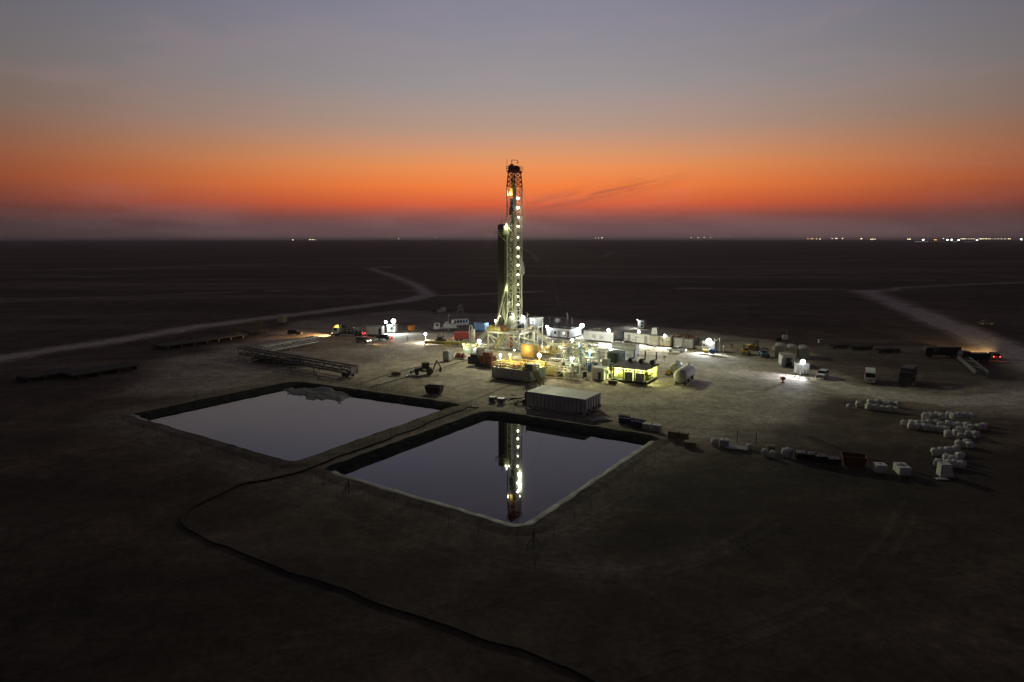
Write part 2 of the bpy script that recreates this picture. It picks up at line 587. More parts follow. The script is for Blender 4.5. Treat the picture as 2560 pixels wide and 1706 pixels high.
def soil_material():
    m = bpy.data.materials.new("desert_soil")
    m.use_nodes = True
    t = NT(m.node_tree)
    g = t.n("ShaderNodeNewGeometry")
    P = (g, "Position")
    at = t.n("ShaderNodeAttribute", attribute_name="dust")
    big = t.n("ShaderNodeTexNoise", {"Vector": P, "Scale": 0.012, "Detail": 6.0, "Roughness": 0.6})
    mid = t.n("ShaderNodeTexNoise", {"Vector": P, "Scale": 0.09, "Detail": 7.0, "Roughness": 0.62, "Distortion": 0.6})
    fine = t.n("ShaderNodeTexNoise", {"Vector": P, "Scale": 1.3, "Detail": 6.0, "Roughness": 0.7})
    # stretched far streaks: low dunes and dry washes
    mp = t.n("ShaderNodeMapping", {"Vector": P, "Scale": (0.0016, 0.007, 1.0), "Rotation": (0, 0, R(4))})
    wash = t.n("ShaderNodeTexNoise", {"Vector": mp, "Scale": 1.6, "Detail": 7.0, "Roughness": 0.64, "Distortion": 0.7})
    # tyre sweeps: thin rings about two turning points
    def tracks(cx, cy, seed, period):
        off = t.n("ShaderNodeVectorMath", {0: P, 1: (-cx, -cy, 0)}, operation="ADD")
        wv = t.n("ShaderNodeTexWave", {"Vector": off, "Scale": period, "Distortion": 3.5, "Detail": 3.0, "Detail Scale": 0.35},
                 wave_type="RINGS", rings_direction="Z")
        msk = t.n("ShaderNodeTexNoise", {"Vector": t.n("ShaderNodeVectorMath", {0: P, 1: (seed, 0, 0)}, operation="ADD"), "Scale": 0.05, "Detail": 3.0})
        return t.math("MULTIPLY", t.mrange((wv, 0), 0.72, 0.98), t.mrange((msk, 0), 0.48, 0.66))
    tr2 = tracks(35, 200, 25, 0.30)
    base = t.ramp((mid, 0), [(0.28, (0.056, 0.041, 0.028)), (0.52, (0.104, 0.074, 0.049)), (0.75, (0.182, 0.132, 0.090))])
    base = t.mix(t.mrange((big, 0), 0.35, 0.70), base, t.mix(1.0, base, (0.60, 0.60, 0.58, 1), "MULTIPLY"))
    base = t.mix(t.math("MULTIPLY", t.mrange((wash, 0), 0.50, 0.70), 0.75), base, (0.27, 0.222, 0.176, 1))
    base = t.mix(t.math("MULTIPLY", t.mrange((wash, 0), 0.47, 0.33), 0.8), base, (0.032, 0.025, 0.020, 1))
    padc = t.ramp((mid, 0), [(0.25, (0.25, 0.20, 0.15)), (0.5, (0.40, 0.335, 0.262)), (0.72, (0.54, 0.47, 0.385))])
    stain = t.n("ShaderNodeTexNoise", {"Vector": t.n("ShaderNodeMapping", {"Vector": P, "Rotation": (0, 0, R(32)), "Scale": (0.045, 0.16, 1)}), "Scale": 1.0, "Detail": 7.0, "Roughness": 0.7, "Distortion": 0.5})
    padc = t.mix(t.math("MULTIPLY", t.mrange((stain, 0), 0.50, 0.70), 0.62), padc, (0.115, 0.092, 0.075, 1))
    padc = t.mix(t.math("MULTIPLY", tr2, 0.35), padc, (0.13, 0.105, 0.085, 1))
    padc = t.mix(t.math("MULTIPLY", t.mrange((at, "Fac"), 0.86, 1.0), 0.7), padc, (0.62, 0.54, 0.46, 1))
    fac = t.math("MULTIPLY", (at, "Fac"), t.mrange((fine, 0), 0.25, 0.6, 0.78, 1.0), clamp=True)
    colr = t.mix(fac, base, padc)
    pebble = t.n("ShaderNodeTexNoise", {"Vector": P, "Scale": 0.42, "Detail": 8.0, "Roughness": 0.78, "Distortion": 0.3})
    grain = t.mix(1.0, t.mrange((fine, 0), 0.28, 0.72, 0.62, 1.35, False), t.mrange((pebble, 0), 0.30, 0.70, 0.55, 1.45, False), "MULTIPLY")
    colr = t.mix(1.0, colr, grain, "MULTIPLY")
    hgt = t.math("ADD", t.math("MULTIPLY", (fine, 0), 0.6), t.math("MULTIPLY", (mid, 0), 1.2))
    bp = t.n("ShaderNodeBump", {"Height": hgt, "Strength": 0.55, "Distance": 0.16})
    b = t.n("ShaderNodeBsdfPrincipled", {"Base Color": colr, "Roughness": 0.95, "Normal": bp, "Specular IOR Level": 0.15})
    t.n("ShaderNodeOutputMaterial", {"Surface": b})
    return m


SOIL = soil_material()


def lines(spans):
    out = []
    for a, b, st in spans:
        n = max(1, round((b - a) / st))
        out += [a + (b - a) * k / n for k in range(n)]
    out.append(spans[-1][1])
    return out


XS = lines([(-430, -250, 7), (-250, -84, 3.5), (-84, 36, 1.2), (36, 190, 3), (190, 430, 7)])
YS = lines([(20, 62, 3.5), (62, 162, 1.2), (162, 260, 2.5), (260, 420, 4), (420, 800, 10)])
nx, ny = len(XS), len(YS)
gv = [(x, y, ground_z(x, y)) for y in YS for x in XS]
gd = [dust(x, y) for y in YS for x in XS]


def ground_part(name, pick):
    vs, fs, ds, idx = [], [], [], {}
    for j in range(ny - 1):
        for i in range(nx - 1):
            q = (j * nx + i, j * nx + i + 1, (j + 1) * nx + i + 1, (j + 1) * nx + i)
            if not pick(sum(gd[k] for k in q) / 4, XS[i], YS[j]):
                continue
            f = []
            for k in q:
                if k not in idx:
                    idx[k] = len(vs)
                    vs.append(gv[k])
                    ds.append(gd[k])
                f.append(idx[k])
            fs.append(tuple(f))
    if name == "desert_ground":        # the plain runs on to the horizon
        X0, X1, Y0, Y1, B = XS[0], XS[-1], YS[0], YS[-1], 30000.0
        z = -0.1
        ring = [(-B, -B, z), (B, -B, z), (B, B, z), (-B, B, z)]
        o = len(vs)
        vs += ring + [(X0, Y0, z), (X1, Y0, z), (X1, Y1, z), (X0, Y1, z)]
        ds += [0] * 8
        fs += [(o, o + 1, o + 5, o + 4), (o + 1, o + 2, o + 6, o + 5), (o + 2, o + 3, o + 7, o + 6), (o + 3, o, o + 4, o + 7)]
    me = bpy.data.meshes.new(name)
    me.from_pydata(vs, [], fs)
    a = me.attributes.new("dust", "FLOAT", "POINT")
    a.data.foreach_set("value", ds)
    me.materials.append(SOIL)
    for p in me.polygons:
        p.use_smooth = True
    ob = bpy.data.objects.new(name, me)
    COL.objects.link(ob)
    return struct(ob)


def on_pad(x, y):
    return sdist((x, y), PAD) < 2


RMASK = lambda x, y: any(dline((x, y), p) < h + 4 for p, h in ROADS)
KIND = {}


def kind_at(d, x, y):
    k = (x, y)
    if k not in KIND:
        KIND[k] = 0 if d < 0.40 else (1 if on_pad(x, y) or not RMASK(x, y) else 2)
    return KIND[k]


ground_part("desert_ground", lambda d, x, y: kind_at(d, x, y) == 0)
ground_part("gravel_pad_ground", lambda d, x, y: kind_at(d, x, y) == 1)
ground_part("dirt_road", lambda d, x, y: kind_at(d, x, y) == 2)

# far parts of the roads and the pale tracks on the plain, thin sheets with ragged edges
def ribbon(name, pts, hw, z=-0.06):
    m = MB()
    dense = []
    for i in range(len(pts) - 1):
        n = max(1, int((pts[i + 1] - pts[i]).length / 8))
        dense += [pts[i].lerp(pts[i + 1], k / n) for k in range(n)]
    dense.append(pts[-1])
    for i, p in enumerate(dense):
        d = (dense[min(i + 1, len(dense) - 1)] - dense[max(i - 1, 0)]).normalized()
        s_ = Vector((-d.y, d.x, 0))
        k = hw * (1 + 0.22 * noise.noise(p * 0.06))
        m.v += [tuple(p + s_ * k + Vector((0, 0, z))), tuple(p - s_ * k + Vector((0, 0, z)))]
    m.f = [(2 * i, 2 * i + 1, 2 * i + 3, 2 * i + 2) for i in range(len(dense) - 1)]
    o = m.build(name, SOIL)
    a = o.data.attributes.new("dust", "FLOAT", "POINT")
    a.data.foreach_set("value", [0.72] * len(o.data.vertices))
    return struct(o)


ribbon("dirt_road", gl([(1505, 642), (1530, 632), (1600, 626), (1700, 621)]), 5)
ribbon("dirt_road", gl([(1345, 654), (1330, 634), (1305, 620)]), 4)
ribbon("dirt_track", gl([(2240, 700), (2340, 701)]), 2.5)
ribbon("dirt_track", gl([(2000, 625), (2140, 623)]), 16)
ribbon("dirt_track", gl([(1900, 655), (2060, 653), (2180, 649)]), 6)
ribbon("dirt_track", gl([(960, 634), (1090, 633)]), 6)
ribbon("dirt_track", gl([(1880, 686), (1950, 684), (1975, 685)]), 3)


# tyre tracks swept across the sand in front of the pits
TRACKS = [[(1180, 1388), (1330, 1412), (1500, 1432), (1660, 1418), (1800, 1372), (1930, 1300)], [(1290, 1388), (1460, 1310), (1680, 1190), (1880, 1135), (2050, 1110)],
          [(1460, 1700), (1800, 1600), (2060, 1490), (2220, 1360), (2280, 1250)], [(240, 1080), (560, 1165), (860, 1275), (1100, 1370), (1260, 1420)],
          [(700, 1600), (900, 1570), (1250, 1480), (1500, 1400)]]
for tp in TRACKS:
    P_ = gl(tp)
    dn = []
    for i in range(len(P_) - 1):
        p0, p1, p2, p3 = P_[max(i - 1, 0)], P_[i], P_[i + 1], P_[min(i + 2, len(P_) - 1)]
        n_ = max(3, int((p2 - p1).length))
        for k_ in range(n_):
            t_ = k_ / n_
            dn.append(.5 * ((2 * p1) + (p2 - p0) * t_ + (2 * p0 - 5 * p1 + 4 * p2 - p3) * t_ * t_ + (3 * p1 - p0 - 3 * p2 + p3) * t_ ** 3))
    tm = MB()
    dv = []
    for side in (-.9, .9):
        o_ = len(tm.v)
        for i, p in enumerate(dn):
            d_ = (dn[min(i + 1, len(dn) - 1)] - dn[max(i - 1, 0)]).normalized()
            s_ = Vector((-d_.y, d_.x, 0))
            q = p + s_ * side
            hw = .42 * (1 + .6 * noise.noise(q * .4))
            fade = max(0, noise.noise(Vector((q.x * .06, q.y * .06, 3))) * .55 + .26)
            for e_ in (-hw, hw):
                r_ = q + s_ * e_
                tm.v.append((r_.x, r_.y, ground_z(r_.x, r_.y) + .010))
                dv.append(min(.5, dust(r_.x, r_.y) + .16 * fade))
        tm.f += [(o_ + 2 * i, o_ + 2 * i + 1, o_ + 2 * i + 3, o_ + 2 * i + 2) for i in range(len(dn) - 1)]
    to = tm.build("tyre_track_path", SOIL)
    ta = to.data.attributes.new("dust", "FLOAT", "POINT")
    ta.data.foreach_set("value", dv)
    struct(to)


# ------------------------------------------------------------------ pits: berm, liner, water
def liner_material():
    m = bpy.data.materials.new("pit_liner_plastic")
    m.use_nodes = True
    t = NT(m.node_tree)
    g = t.n("ShaderNodeNewGeometry")
    n = t.n("ShaderNodeTexNoise", {"Vector": (g, "Position"), "Scale": 0.7, "Detail": 6.0, "Distortion": 1.0})
    c_ = t.ramp((n, 0), [(0.3, (0.018, 0.019, 0.020)), (0.6, (0.038, 0.038, 0.037)), (0.8, (0.085, 0.080, 0.072))])
    bp = t.n("ShaderNodeBump", {"Height": (n, 0), "Strength": 0.8, "Distance": 0.25})
    b = t.n("ShaderNodeBsdfPrincipled", {"Base Color": c_, "Roughness": 0.8, "Specular IOR Level": 0.0, "Normal": bp})
    t.n("ShaderNodeOutputMaterial", {"Surface": b})
    return m


def water_material():
    m = bpy.data.materials.new("pit_water")
    m.use_nodes = True
    t = NT(m.node_tree)
    g = t.n("ShaderNodeNewGeometry")
    n = t.n("ShaderNodeTexNoise", {"Vector": (g, "Position"), "Scale": 0.8, "Detail": 2.0})
    bp = t.n("ShaderNodeBump", {"Height": (n, 0), "Strength": 0.04, "Distance": 0.02})
    b = t.n("ShaderNodeBsdfPrincipled", {"Base Color": (0.006, 0.007, 0.009, 1), "Roughness": 0.02, "IOR": 1.68, "Specular Tint": (1.0, 0.955, 0.885, 1), "Normal": bp})
    t.n("ShaderNodeOutputMaterial", {"Surface": b})
    return m


LINER, WATER = liner_material(), water_material()
EDGE = paint("pale_liner_edge", (0.34, 0.32, 0.29), 0.7, dirt=0.4, scale=0.6)
BERM = SOIL


def sweep(name, out, prof, mat, keep=None, jig=0.16, dustv=None):
    m = MB()
    n = len(out)
    k = len(prof(1.0))
    for i, (p, nn) in enumerate(out):
        for d, z in prof(bank_w(nn.y)):
            q = p + nn * d
            h = jig * noise.noise(Vector((q.x * 0.35, q.y * 0.35, d))) + jig * .5 * noise.noise(Vector((q.x * 1.3, q.y * 1.3, d)))
            e = jig * 1.6 * noise.noise(Vector((q.x * 0.5, q.y * 0.5, 7 + d)))
            m.v.append((q.x + nn.x * e, q.y + nn.y * e, z + (h if z > -0.15 else 0)))
    for i in range(n):
        if keep and not keep(i):
            continue
        j = (i + 1) % n
        for a in range(k - 1):
            m.f.append((i * k + a, j * k + a, j * k + a + 1, i * k + a + 1))
    o = m.build(name, mat, smooth=60)
    if dustv is not None:
        at = o.data.attributes.new("dust", "FLOAT", "POINT")
        at.data.foreach_set("value", [dustv] * len(o.data.vertices))
    return struct(o)


for nm, out in (("a", OUT_A), ("b", OUT_B)):
    sweep("pit_bank", out, lambda w: [(w + 2.6, -0.25), (w + 1.5, -0.02), (w + .6, 0.16), (w, 0.20)], BERM, dustv=0.26, jig=.12)
    sweep("pit_liner", out, lambda w: [(w + .02, 0.205), (w * .8, 0.16), (w * .55, -0.08), (w * .3, -.36), (0.0, WZ - 0.02), (-1.5, -2.0)], LINER, jig=0.12)
    m = MB()
    m.v = [(p.x + n_.x * 0.4, p.y + n_.y * 0.4, WZ) for p, n_ in out]
    m.f = [tuple(range(len(out)))]
    struct(m.build("pit_water", WATER))
# pale folded liner lip on the two near sides of the right pit and a corner of the left one
cB = sum(PIT_B, Vector()) / 4
near = lambda i: OUT_B[i][1].y < -0.25 and not (OUT_B[i][0].x < PIT_B[0].x - 0.5)
sweep("liner_lip", OUT_B, lambda w: [(w + .45, 0.20), (w * .85, 0.27), (w * .45, 0.02)], EDGE, keep=near, jig=0.10)
nearA = lambda i: (OUT_A[i][0] - Vector((PIT_A[0].x, PIT_A[0].y))).length < 5 and OUT_A[i][1].y < 0.2
sweep("liner_lip", OUT_A, lambda w: [(w + .4, 0.20), (w * .85, 0.27), (w * .4, 0.0)], EDGE, keep=nearA, jig=0.10)

# grey sediment banks breaking the water in the far corner of the left pit
mud = MB()
cx, cy = G(800, 990, WZ).x, G(800, 990, WZ).y
N = 46
for j in range(N + 1):
    for i in range(N + 1):
        px = 690 + (925 - 690) * i / N
        py = 955 + (1014 - 955) * j / N
        p = G(px, py, WZ)
        e = math.hypot((px - 815) / 95, (py - 978) / 24)
        h = 1.3 * (1 - e) + 0.75 * noise.noise(Vector((px * 0.03, py * 0.09, 1))) + 0.35 * noise.noise(Vector((px * 0.09, py * 0.25, 5)))
        mud.v.append((p.x, p.y, WZ + max(-0.6, min(0.75, h * 0.55))))
for j in range(N):
    for i in range(N):
        a = j * (N + 1) + i
        mud.f.append((a, a + 1, a + N + 2, a + N + 1))
struct(mud.build("sediment_ground", paint("grey_sediment", (0.07, 0.066, 0.064), 0.6, dirt=0.5, scale=0.4, bump=0.5), smooth=60))


# ================================================================== generic site builders
def railing(mb, pts, h=1.1, step=1.6, r=0.035, closed=False):
    pts = [Vector(p) for p in pts]
    if closed:
        pts = pts + [pts[0]]
    for a, b in zip(pts, pts[1:]):
        n = max(1, round((b - a).length / step))
        for k in range(n + 1):
            p = a.lerp(b, k / n)
            mb.bar(p, p + Vector((0, 0, h)), r * 2)
        for z in (h * 0.5, h):
            mb.bar(a + Vector((0, 0, z)), b + Vector((0, 0, z)), r * 2)
    return mb


def stairway(name, parent, top, bot, width, mat, rail=True):
    top, bot = Vector(top), Vector(bot)
    d = bot - top
    side = Vector((-d.y, d.x, 0)).normalized() * width / 2
    m = MB()
    for s_ in (-1, 1):
        m.bar(top + side * s_, bot + side * s_, 0.10, 0.30)
    n = max(4, int(abs(d.z) / 0.28))
    dd = Vector((d.x, d.y, 0)).normalized() * 0.24
    for k in range(1, n):
        p = top + d * k / n
        m.bar(p - side, p + side, 0.26, 0.05)
    o = m.build(name, mat, parent)
    if rail:
        h = MB()
        for s_ in (-1, 1):
            a, b = top + side * s_, bot + side * s_
            up = Vector((0, 0, 1.0))
            h.bar(a + up, b + up, 0.07)
            h.bar(a + up * 0.5, b + up * 0.5, 0.06)
            for k in range(n // 3 + 1):
                p = a.lerp(b, k / max(1, n // 3))
                h.bar(p, p + up, 0.07)
        h.build("handrail", mat, o)
    return o


def truss(mb, a, b, w, h, bays, chord=0.14, web=0.09, up=Vector((0, 0, 1))):
    """box truss of width w and height h from a to b (a, b on its centre line, bottom)"""
    a, b = Vector(a), Vector(b)
    d = (b - a).normalized()
    s_ = d.cross(up).normalized() * w / 2
    u = up * h
    c = [(-s_, Vector()), (s_, Vector()), (s_, u), (-s_, u)]
    for x, y in c:
        mb.bar(a + x + y, b + x + y, chord)
    for k in range(bays + 1):
        p = a.lerp(b, k / bays)
        for i in range(4):
            q1, q2 = c[i], c[(i + 1) % 4]
            mb.bar(p + q1[0] + q1[1], p + q2[0] + q2[1], web)
        if k < bays:
            p2 = a.lerp(b, (k + 1) / bays)
            for i in range(4):
                q1, q2 = (c[i], c[(i + 1) % 4]) if (k + i) % 2 else (c[(i + 1) % 4], c[i])
                mb.bar(p + q1[0] + q1[1], p2 + q2[0] + q2[1], web)
    return mb


# ================================================================== the drilling rig
RC = Vector((-0.4, 200.8, 0.0))
rig = thing("drilling_rig", "tall floodlit drilling rig with cream lattice mast and dark red crown", "drilling rig", RC)
FZ = 5.3
FLOOD = 38000


def RL(px, py, z):
    return to_local(RC, SITE, G(px, py, z))


# substructure
for x, y, wd in ((-5.3, -4.2, .42), (-1.6, -4.2, .42), (1.2, -4.2, .36), (5.3, -4.2, .5), (-5.3, 4.2, .42), (-1.6, 4.2, .42), (2.0, 4.2, .5), (5.3, 4.3, .62)):
    MB().bar((x, y, 0), (x, y, FZ - 0.45), wd).build("substructure_leg", PALE, rig)
for a, b in (((-5.3, -4.2, 4.6), (-1.6, -4.2, .4)), ((1.2, -4.2, 4.6), (-1.6, -4.2, .4)), ((1.2, -4.2, 4.2), (5.3, -4.2, .5)),
             ((5.3, -4.2, 4.4), (5.3, 4.3, .5)), ((-5.3, 4.2, 4.6), (-1.6, 4.2, .3)), ((2, 4.2, 4.5), (5.3, 4.3, .4)), ((-5.3, -4.2, 4.4), (-5.3, 4.2, .4)), ((2, 4.2, 4.4), (-1.6, 4.2, .4))):
    MB().tube(a, b, 0.17, 8).build("diagonal_brace", PALE, rig, smooth=40)
m = MB()
for y in (-4.2, 4.2):
    m.bar((-6.0, y, .22), (6.0, y, .22), 0.5, 0.44)
for x in (-5.3, -1.6, 2, 5.3):
    m.bar((x, -4.2, .2), (x, 4.2, .2), 0.35, 0.3)
m.build("substructure_base", GREY, rig)
m = MB()
m.box(-5.7, 5.7, -4.6, 4.6, FZ - 0.08, FZ)
m.build("drill_floor", GREY, rig)
m = MB()
for y in (-4.65, 4.65):
    m.bar((-5.7, y, FZ - 0.32), (5.7, y, FZ - 0.32), 0.22, 0.5)
for x in (-5.75, 5.75):
    m.bar((x, -4.6, FZ - 0.32), (x, 4.6, FZ - 0.32), 0.22, 0.5)
m.build("floor_beam", CREAM, rig)
m = MB()
railing(m, [(-5.6, 4.5, FZ), (-5.6, -4.5, FZ), (-1.0, -4.5, FZ)], 1.15, 1.5, 0.045)
railing(m, [(0.9, -4.5, FZ), (5.6, -4.5, FZ), (5.6, 2.6, FZ)], 1.15, 1.5, 0.045)
m.build("floor_railing", YEL, rig)
m = MB()
for k in range(8):
    m.bar((-5.5 + k * 0.62, -4.52, FZ + .6), (-5.0 + k * 0.62, -4.52, FZ + .6), 0.03, 0.7)
m.build("wind_panel", OLIVE, rig)
# red tong post / winch by the V-door
m = MB()
m.box(-0.9, 1.0, -4.2, -3.1, FZ, FZ + 1.3).box(-0.6, 0.7, -3.9, -3.2, FZ + 1.3, FZ + 1.7)
for x in (-0.8, 0.9):
    m.bar((x, -4.25, FZ), (x, -4.25, FZ + 2.1), 0.14)
m.build("hydraulic_tong", RUST, rig)
stairway("front_stairway", rig, RL(1262, 829, FZ), RL(1233, 878, 0.05), 1.5, OLIVE)
stairway("side_stairway", rig, (-5.7, -2.6, FZ), (-10.9, -2.6, 0.1), 1.2, PALE)
stairway("rear_stairway", rig, (6.3, 3.3, FZ), (13.2, 3.3, 0.1), 1.3, CREAM)
# pipe ramp
m = MB()
m.bar((-7.4, 0.4, FZ - .3), (-12.6, 0.4, 0.5), 1.3, 0.14).bar((-7.4, -.25, FZ - .1), (-12.6, -.25, 0.7), 0.12, 0.4).bar((-7.4, 1.05, FZ - .1), (-12.6, 1.05, .7), .12, .4)
m.bar((-5.7, 0.4, FZ - .3), (-7.4, 0.4, FZ - .3), 1.3, 0.14)
m.build("pipe_ramp", PALE, rig)
# driller's cabin (lit) and drawworks house
dh = MB()
dx0, dx1, dy0, dy1, dz = 3.5, 6.5, 4.9, 8.1, 5.9
dh.box(dx0, dx1, dy0, dy1, dz, dz + 0.15).box(dx0, dx1, dy0, dy1, dz + 2.7, dz + 2.85).box(dx0, dx0 + .12, dy0, dy1, dz + .15, dz + 2.7).box(dx0 + .12, dx1, dy1 - .12, dy1, dz + .15, dz + 2.7)
dho = dh.build("driller_cabin", CABIN, rig)
m = MB()
for x, y in ((dx1 - .1, dy0 + .1), (dx1 - .1, dy1 - .2), (dx0 + .1, dy0 + .1)):
    MB().bar((x, y, dz + .15), (x, y, dz + 2.7), 0.16).build("cabin_post", PALE, dho)
MB().box(dx0 + .12, dx1 - 0.2, dy0, dy0 + .1, dz + .15, dz + 0.9).build("sill_panel", PALE, dho)
m = MB().box(dx0 + .4, dx1 - 1.0, dy0 + .02, dy0 + .06, dz + .95, dz + 2.5)
m.build("lit_window_or_wall", LITWIN, dho)
MB().box(dx1 - 1.9, dx1 - 1.5, dy0 - .03, dy0 + .01, dz + .95, dz + 2.0).build("instrument_panel", DARK, dho)
m = MB()
for x, y in ((dx0 + .2, dy1 - .2), (dx1 - .2, dy1 - .2), (dx1 - .2, dy0 + .2)):
    m.bar((x, y, 0), (x, y, dz), 0.25)
m.build("cabin_support", PALE, rig)
m = MB().box(1.4, 3.3, 3.0, 6.8, 5.35, 8.4)
m.box(0.9, 1.4, 3.4, 6.2, 5.35, 7.4)
dwo = m.build("drawworks_housing", LGREY, rig)
MB().lathe([(0.9, 0), (0.9, 1.2)], (1.6, 2.4, 6.4), 14, "x").build("cable_drum", DARK, dwo, smooth=40)
for y in (3.3, 4.4, 5.5):
    MB().bar((2.4, y, 8.4), (2.4, y, 9.2), .25).bar((2.4, y, 9.15), (2.1, y, 9.35), .2).build("exhaust_stack", PALE, dwo)
MB().bar((2.9, 4.9, 8.4), (2.9, 4.9, 10.2), .12).bar((2.3, 4.9, 10.1), (3.5, 4.9, 9.6), .1).build("hoist_davit", PALE, dwo)

# ---- mast
MX, MY, MA, MBD = 0.35, 1.6, 2.5, 4.2           # centre in plan, width along x, depth along y
MZ0, MZ1, MZ2 = FZ, 47.0, 50.9
HX, HY = MA / 2, MBD / 2
CORN = [(MX - HX, MY - HY), (MX + HX, MY - HY), (MX + HX, MY + HY), (MX - HX, MY + HY)]
for i, (x, y) in enumerate(CORN):
    MB().bar((x, y, MZ0), (x, y, MZ1), 0.26).build("mast_leg", CREAM, rig)
BAYS = 15
bz = [MZ0 + (MZ1 - MZ0) * k / BAYS for k in range(BAYS + 1)]


def bracing(face, mat, zs, corners, top=None, style=0, w=0.13):
    m = MB()
    a, b = corners[face], corners[(face + 1) % 4]
    for k, z in enumerate(zs):
        m.bar((*a, z), (*b, z), w)
        if k < len(zs) - 1:
            z2 = zs[k + 1]
            mid = ((a[0] + b[0]) / 2, (a[1] + b[1]) / 2)
            if style == 0:
                (p, q) = (a, b) if k % 2 else (b, a)
                m.bar((*p, z), (*q, z2), w)
            else:
                m.bar((*a, z2), (*mid, z), w).bar((*b, z2), (*mid, z), w)
    return m.build("mast_bracing", mat, rig)


bracing(0, CREAM, bz, CORN, style=0, w=0.09)      # narrow face towards the pits
bracing(1, CREAM, bz, CORN, style=0, w=0.11)
bracing(2, CREAM, bz, CORN, style=0, w=.08)
bracing(3, CREAM, bz, CORN, style=0, w=.08)
# tapered red top
TC = [(MX - HX * .82, MY - HY * .82), (MX + HX * .82, MY - HY * .82), (MX + HX * .82, MY + HY * .82), (MX - HX * .82, MY + HY * .82)]
m = MB()
zs = [MZ1 + (MZ2 - MZ1) * k / 3 for k in range(4)]
lerp = lambda a, b, t: (a[0] + (b[0] - a[0]) * t, a[1] + (b[1] - a[1]) * t)
for i in range(4):
    m.bar((*CORN[i], MZ1), (*TC[i], MZ2), 0.26)
    for k in range(3):
        a1, b1 = lerp(CORN[i], TC[i], k / 3), lerp(CORN[(i + 1) % 4], TC[(i + 1) % 4], k / 3)
        a2, b2 = lerp(CORN[i], TC[i], (k + 1) / 3), lerp(CORN[(i + 1) % 4], TC[(i + 1) % 4], (k + 1) / 3)
        m.bar((*a1, zs[k]), (*b1, zs[k]), 0.13)
        m.bar((*a1, zs[k]), (*b2, zs[k + 1]), 0.13).bar((*b1, zs[k]), (*a2, zs[k + 1]), 0.13)
m.build("mast_top_section", REDOX, rig)
# crown block
m = MB()
m.box(MX - 1.35, MX + 1.35, MY - 2.0, MY + 2.0, MZ2, MZ2 + .55)
m.box(MX - .9, MX + .5, MY - 1.9, MY - .5, MZ2 + .55, MZ2 + 1.9).box(MX - .6, MX + .2, MY - 1.6, MY - .8, MZ2 + 1.9, MZ2 + 2.3)
crown = m.build("crown_block", REDOX, rig)
for yy in (0.55, 0.95, 1.35):
    MB().lathe([(0.45, -.1), (0.95, -.12), (0.95, .12), (0.45, .1)], (MX, MY + yy, MZ2 + 1.15), 18, "y").build("sheave", DARK, crown, smooth=40)
railing(MB(), [(MX - 1.5, MY - 2.1, MZ2 + .5), (MX + 1.5, MY - 2.1, MZ2 + .5), (MX + 1.5, MY + 2.1, MZ2 + .5), (MX - 1.5, MY + 2.1, MZ2 + .5)], 1.2, 1.0, 0.035, True).build("crown_railing", REDOX, crown)
m = MB().bar((MX - .4, MY - .9, MZ2 + 2.2), (MX - .4, MY - .9, MZ2 + 3.6), .14).bar((MX - .4, MY - .9, MZ2 + 3.5), (MX + .5, MY + .9, MZ2 + 3.55), .13).bar((MX + .5, MY + .9, MZ2 + 3.5), (MX + .5, MY + .9, MZ2 + 2.9), .10)
m.box(MX + .36, MX + .64, MY + .75, MY + 1.05, MZ2 + 2.65, MZ2 + 2.95)
m.build("gin_pole", REDOX, crown)
MB().bar((MX - 1.4, MY - 1.9, MZ2 + .5), (MX - 1.4, MY - 1.9, MZ2 + 3.9), .07).build("lightning_rod", DARK, crown)
# travelling block, top drive, drill lines
m = MB()
m.box(MX - .75, MX + .15, MY - 1.3, MY - .3, 44.4, 46.6).box(MX - .55, MX - .05, MY - 1.1, MY - .5, 46.6, 48.2).box(MX - .5, MX + .3, MY - .2, MY + .45, 43.7, 47.0)
m.build("travelling_block", YEL, rig)
MB().box(MX - .55, MX - .1, MY - 1.1, MY - .5, 48.2, 49.3).build("block_hook", DARK, rig)
m = MB()
m.box(MX - .8, MX + .35, MY - 1.2, MY + .2, 40.0, 43.6).box(MX - 1.0, MX - .3, MY - 1.4, MY - .4, 38.9, 41.0).box(MX - .6, MX, MY - .9, MY - .1, 36.6, 38.9)
m.bar((MX - .2, MY - .5, 34), (MX - .2, MY - .5, 36.6), .3)
m.build("top_drive", DARK, rig)
m = MB()
for dx in (-.55, -.35, -.15, .05):
    m.bar((MX + dx, MY - .8, 46.6), (MX + dx, MY - .8, MZ2), .05)
m.build("drill_line", DARK, rig)
m = MB()
m.bar((MX + .55, MY - .15, FZ), (MX + .55, MY - .15, 47), .34, .2)
m.build("top_drive_rail", CREAM, rig)
m = MB().bar((MX - .2, MY - .5, FZ), (MX - .2, MY - .5, 34), .15)
m.build("kelly_pipe", PIPEL, rig)
# service loop hoses, stand pipe, ladder
m = MB()
m.path([(MX + .9, MY + .2, 38.5), (MX + 1.1, MY + .9, 33), (MX + 1.2, MY + 1.3, 28.0), (MX + 1.0, MY + 1.5, 26.2), (MX + .7, MY + 1.3, 28), (MX + .6, MY + .9, 33)], .12, 8)
m.path([(MX - .6, MY - .9, 37), (MX - 1.1, MY - 1.6, 30), (MX - 1.0, MY - 1.3, 25), (MX - .4, MY - .6, 23.5), (MX + .3, MY - .1, 26)], .11, 8)
m.build("rotary_hose", DARK, rig, smooth=50)
m = MB().tube((MX + HX + .25, MY - 1.2, FZ), (MX + HX + .25, MY - 1.2, 30), .13).tube((MX - HX - .2, MY + 1.2, FZ), (MX - HX - .2, MY + 1.2, 26), .12)
m.build("stand_pipe", PALE, rig, smooth=50)
m = MB()
for yy in (-.28, .28):
    m.bar((MX + HX + .05, MY + .9 + yy, FZ), (MX + HX + .05, MY + .9 + yy, MZ1), .07)
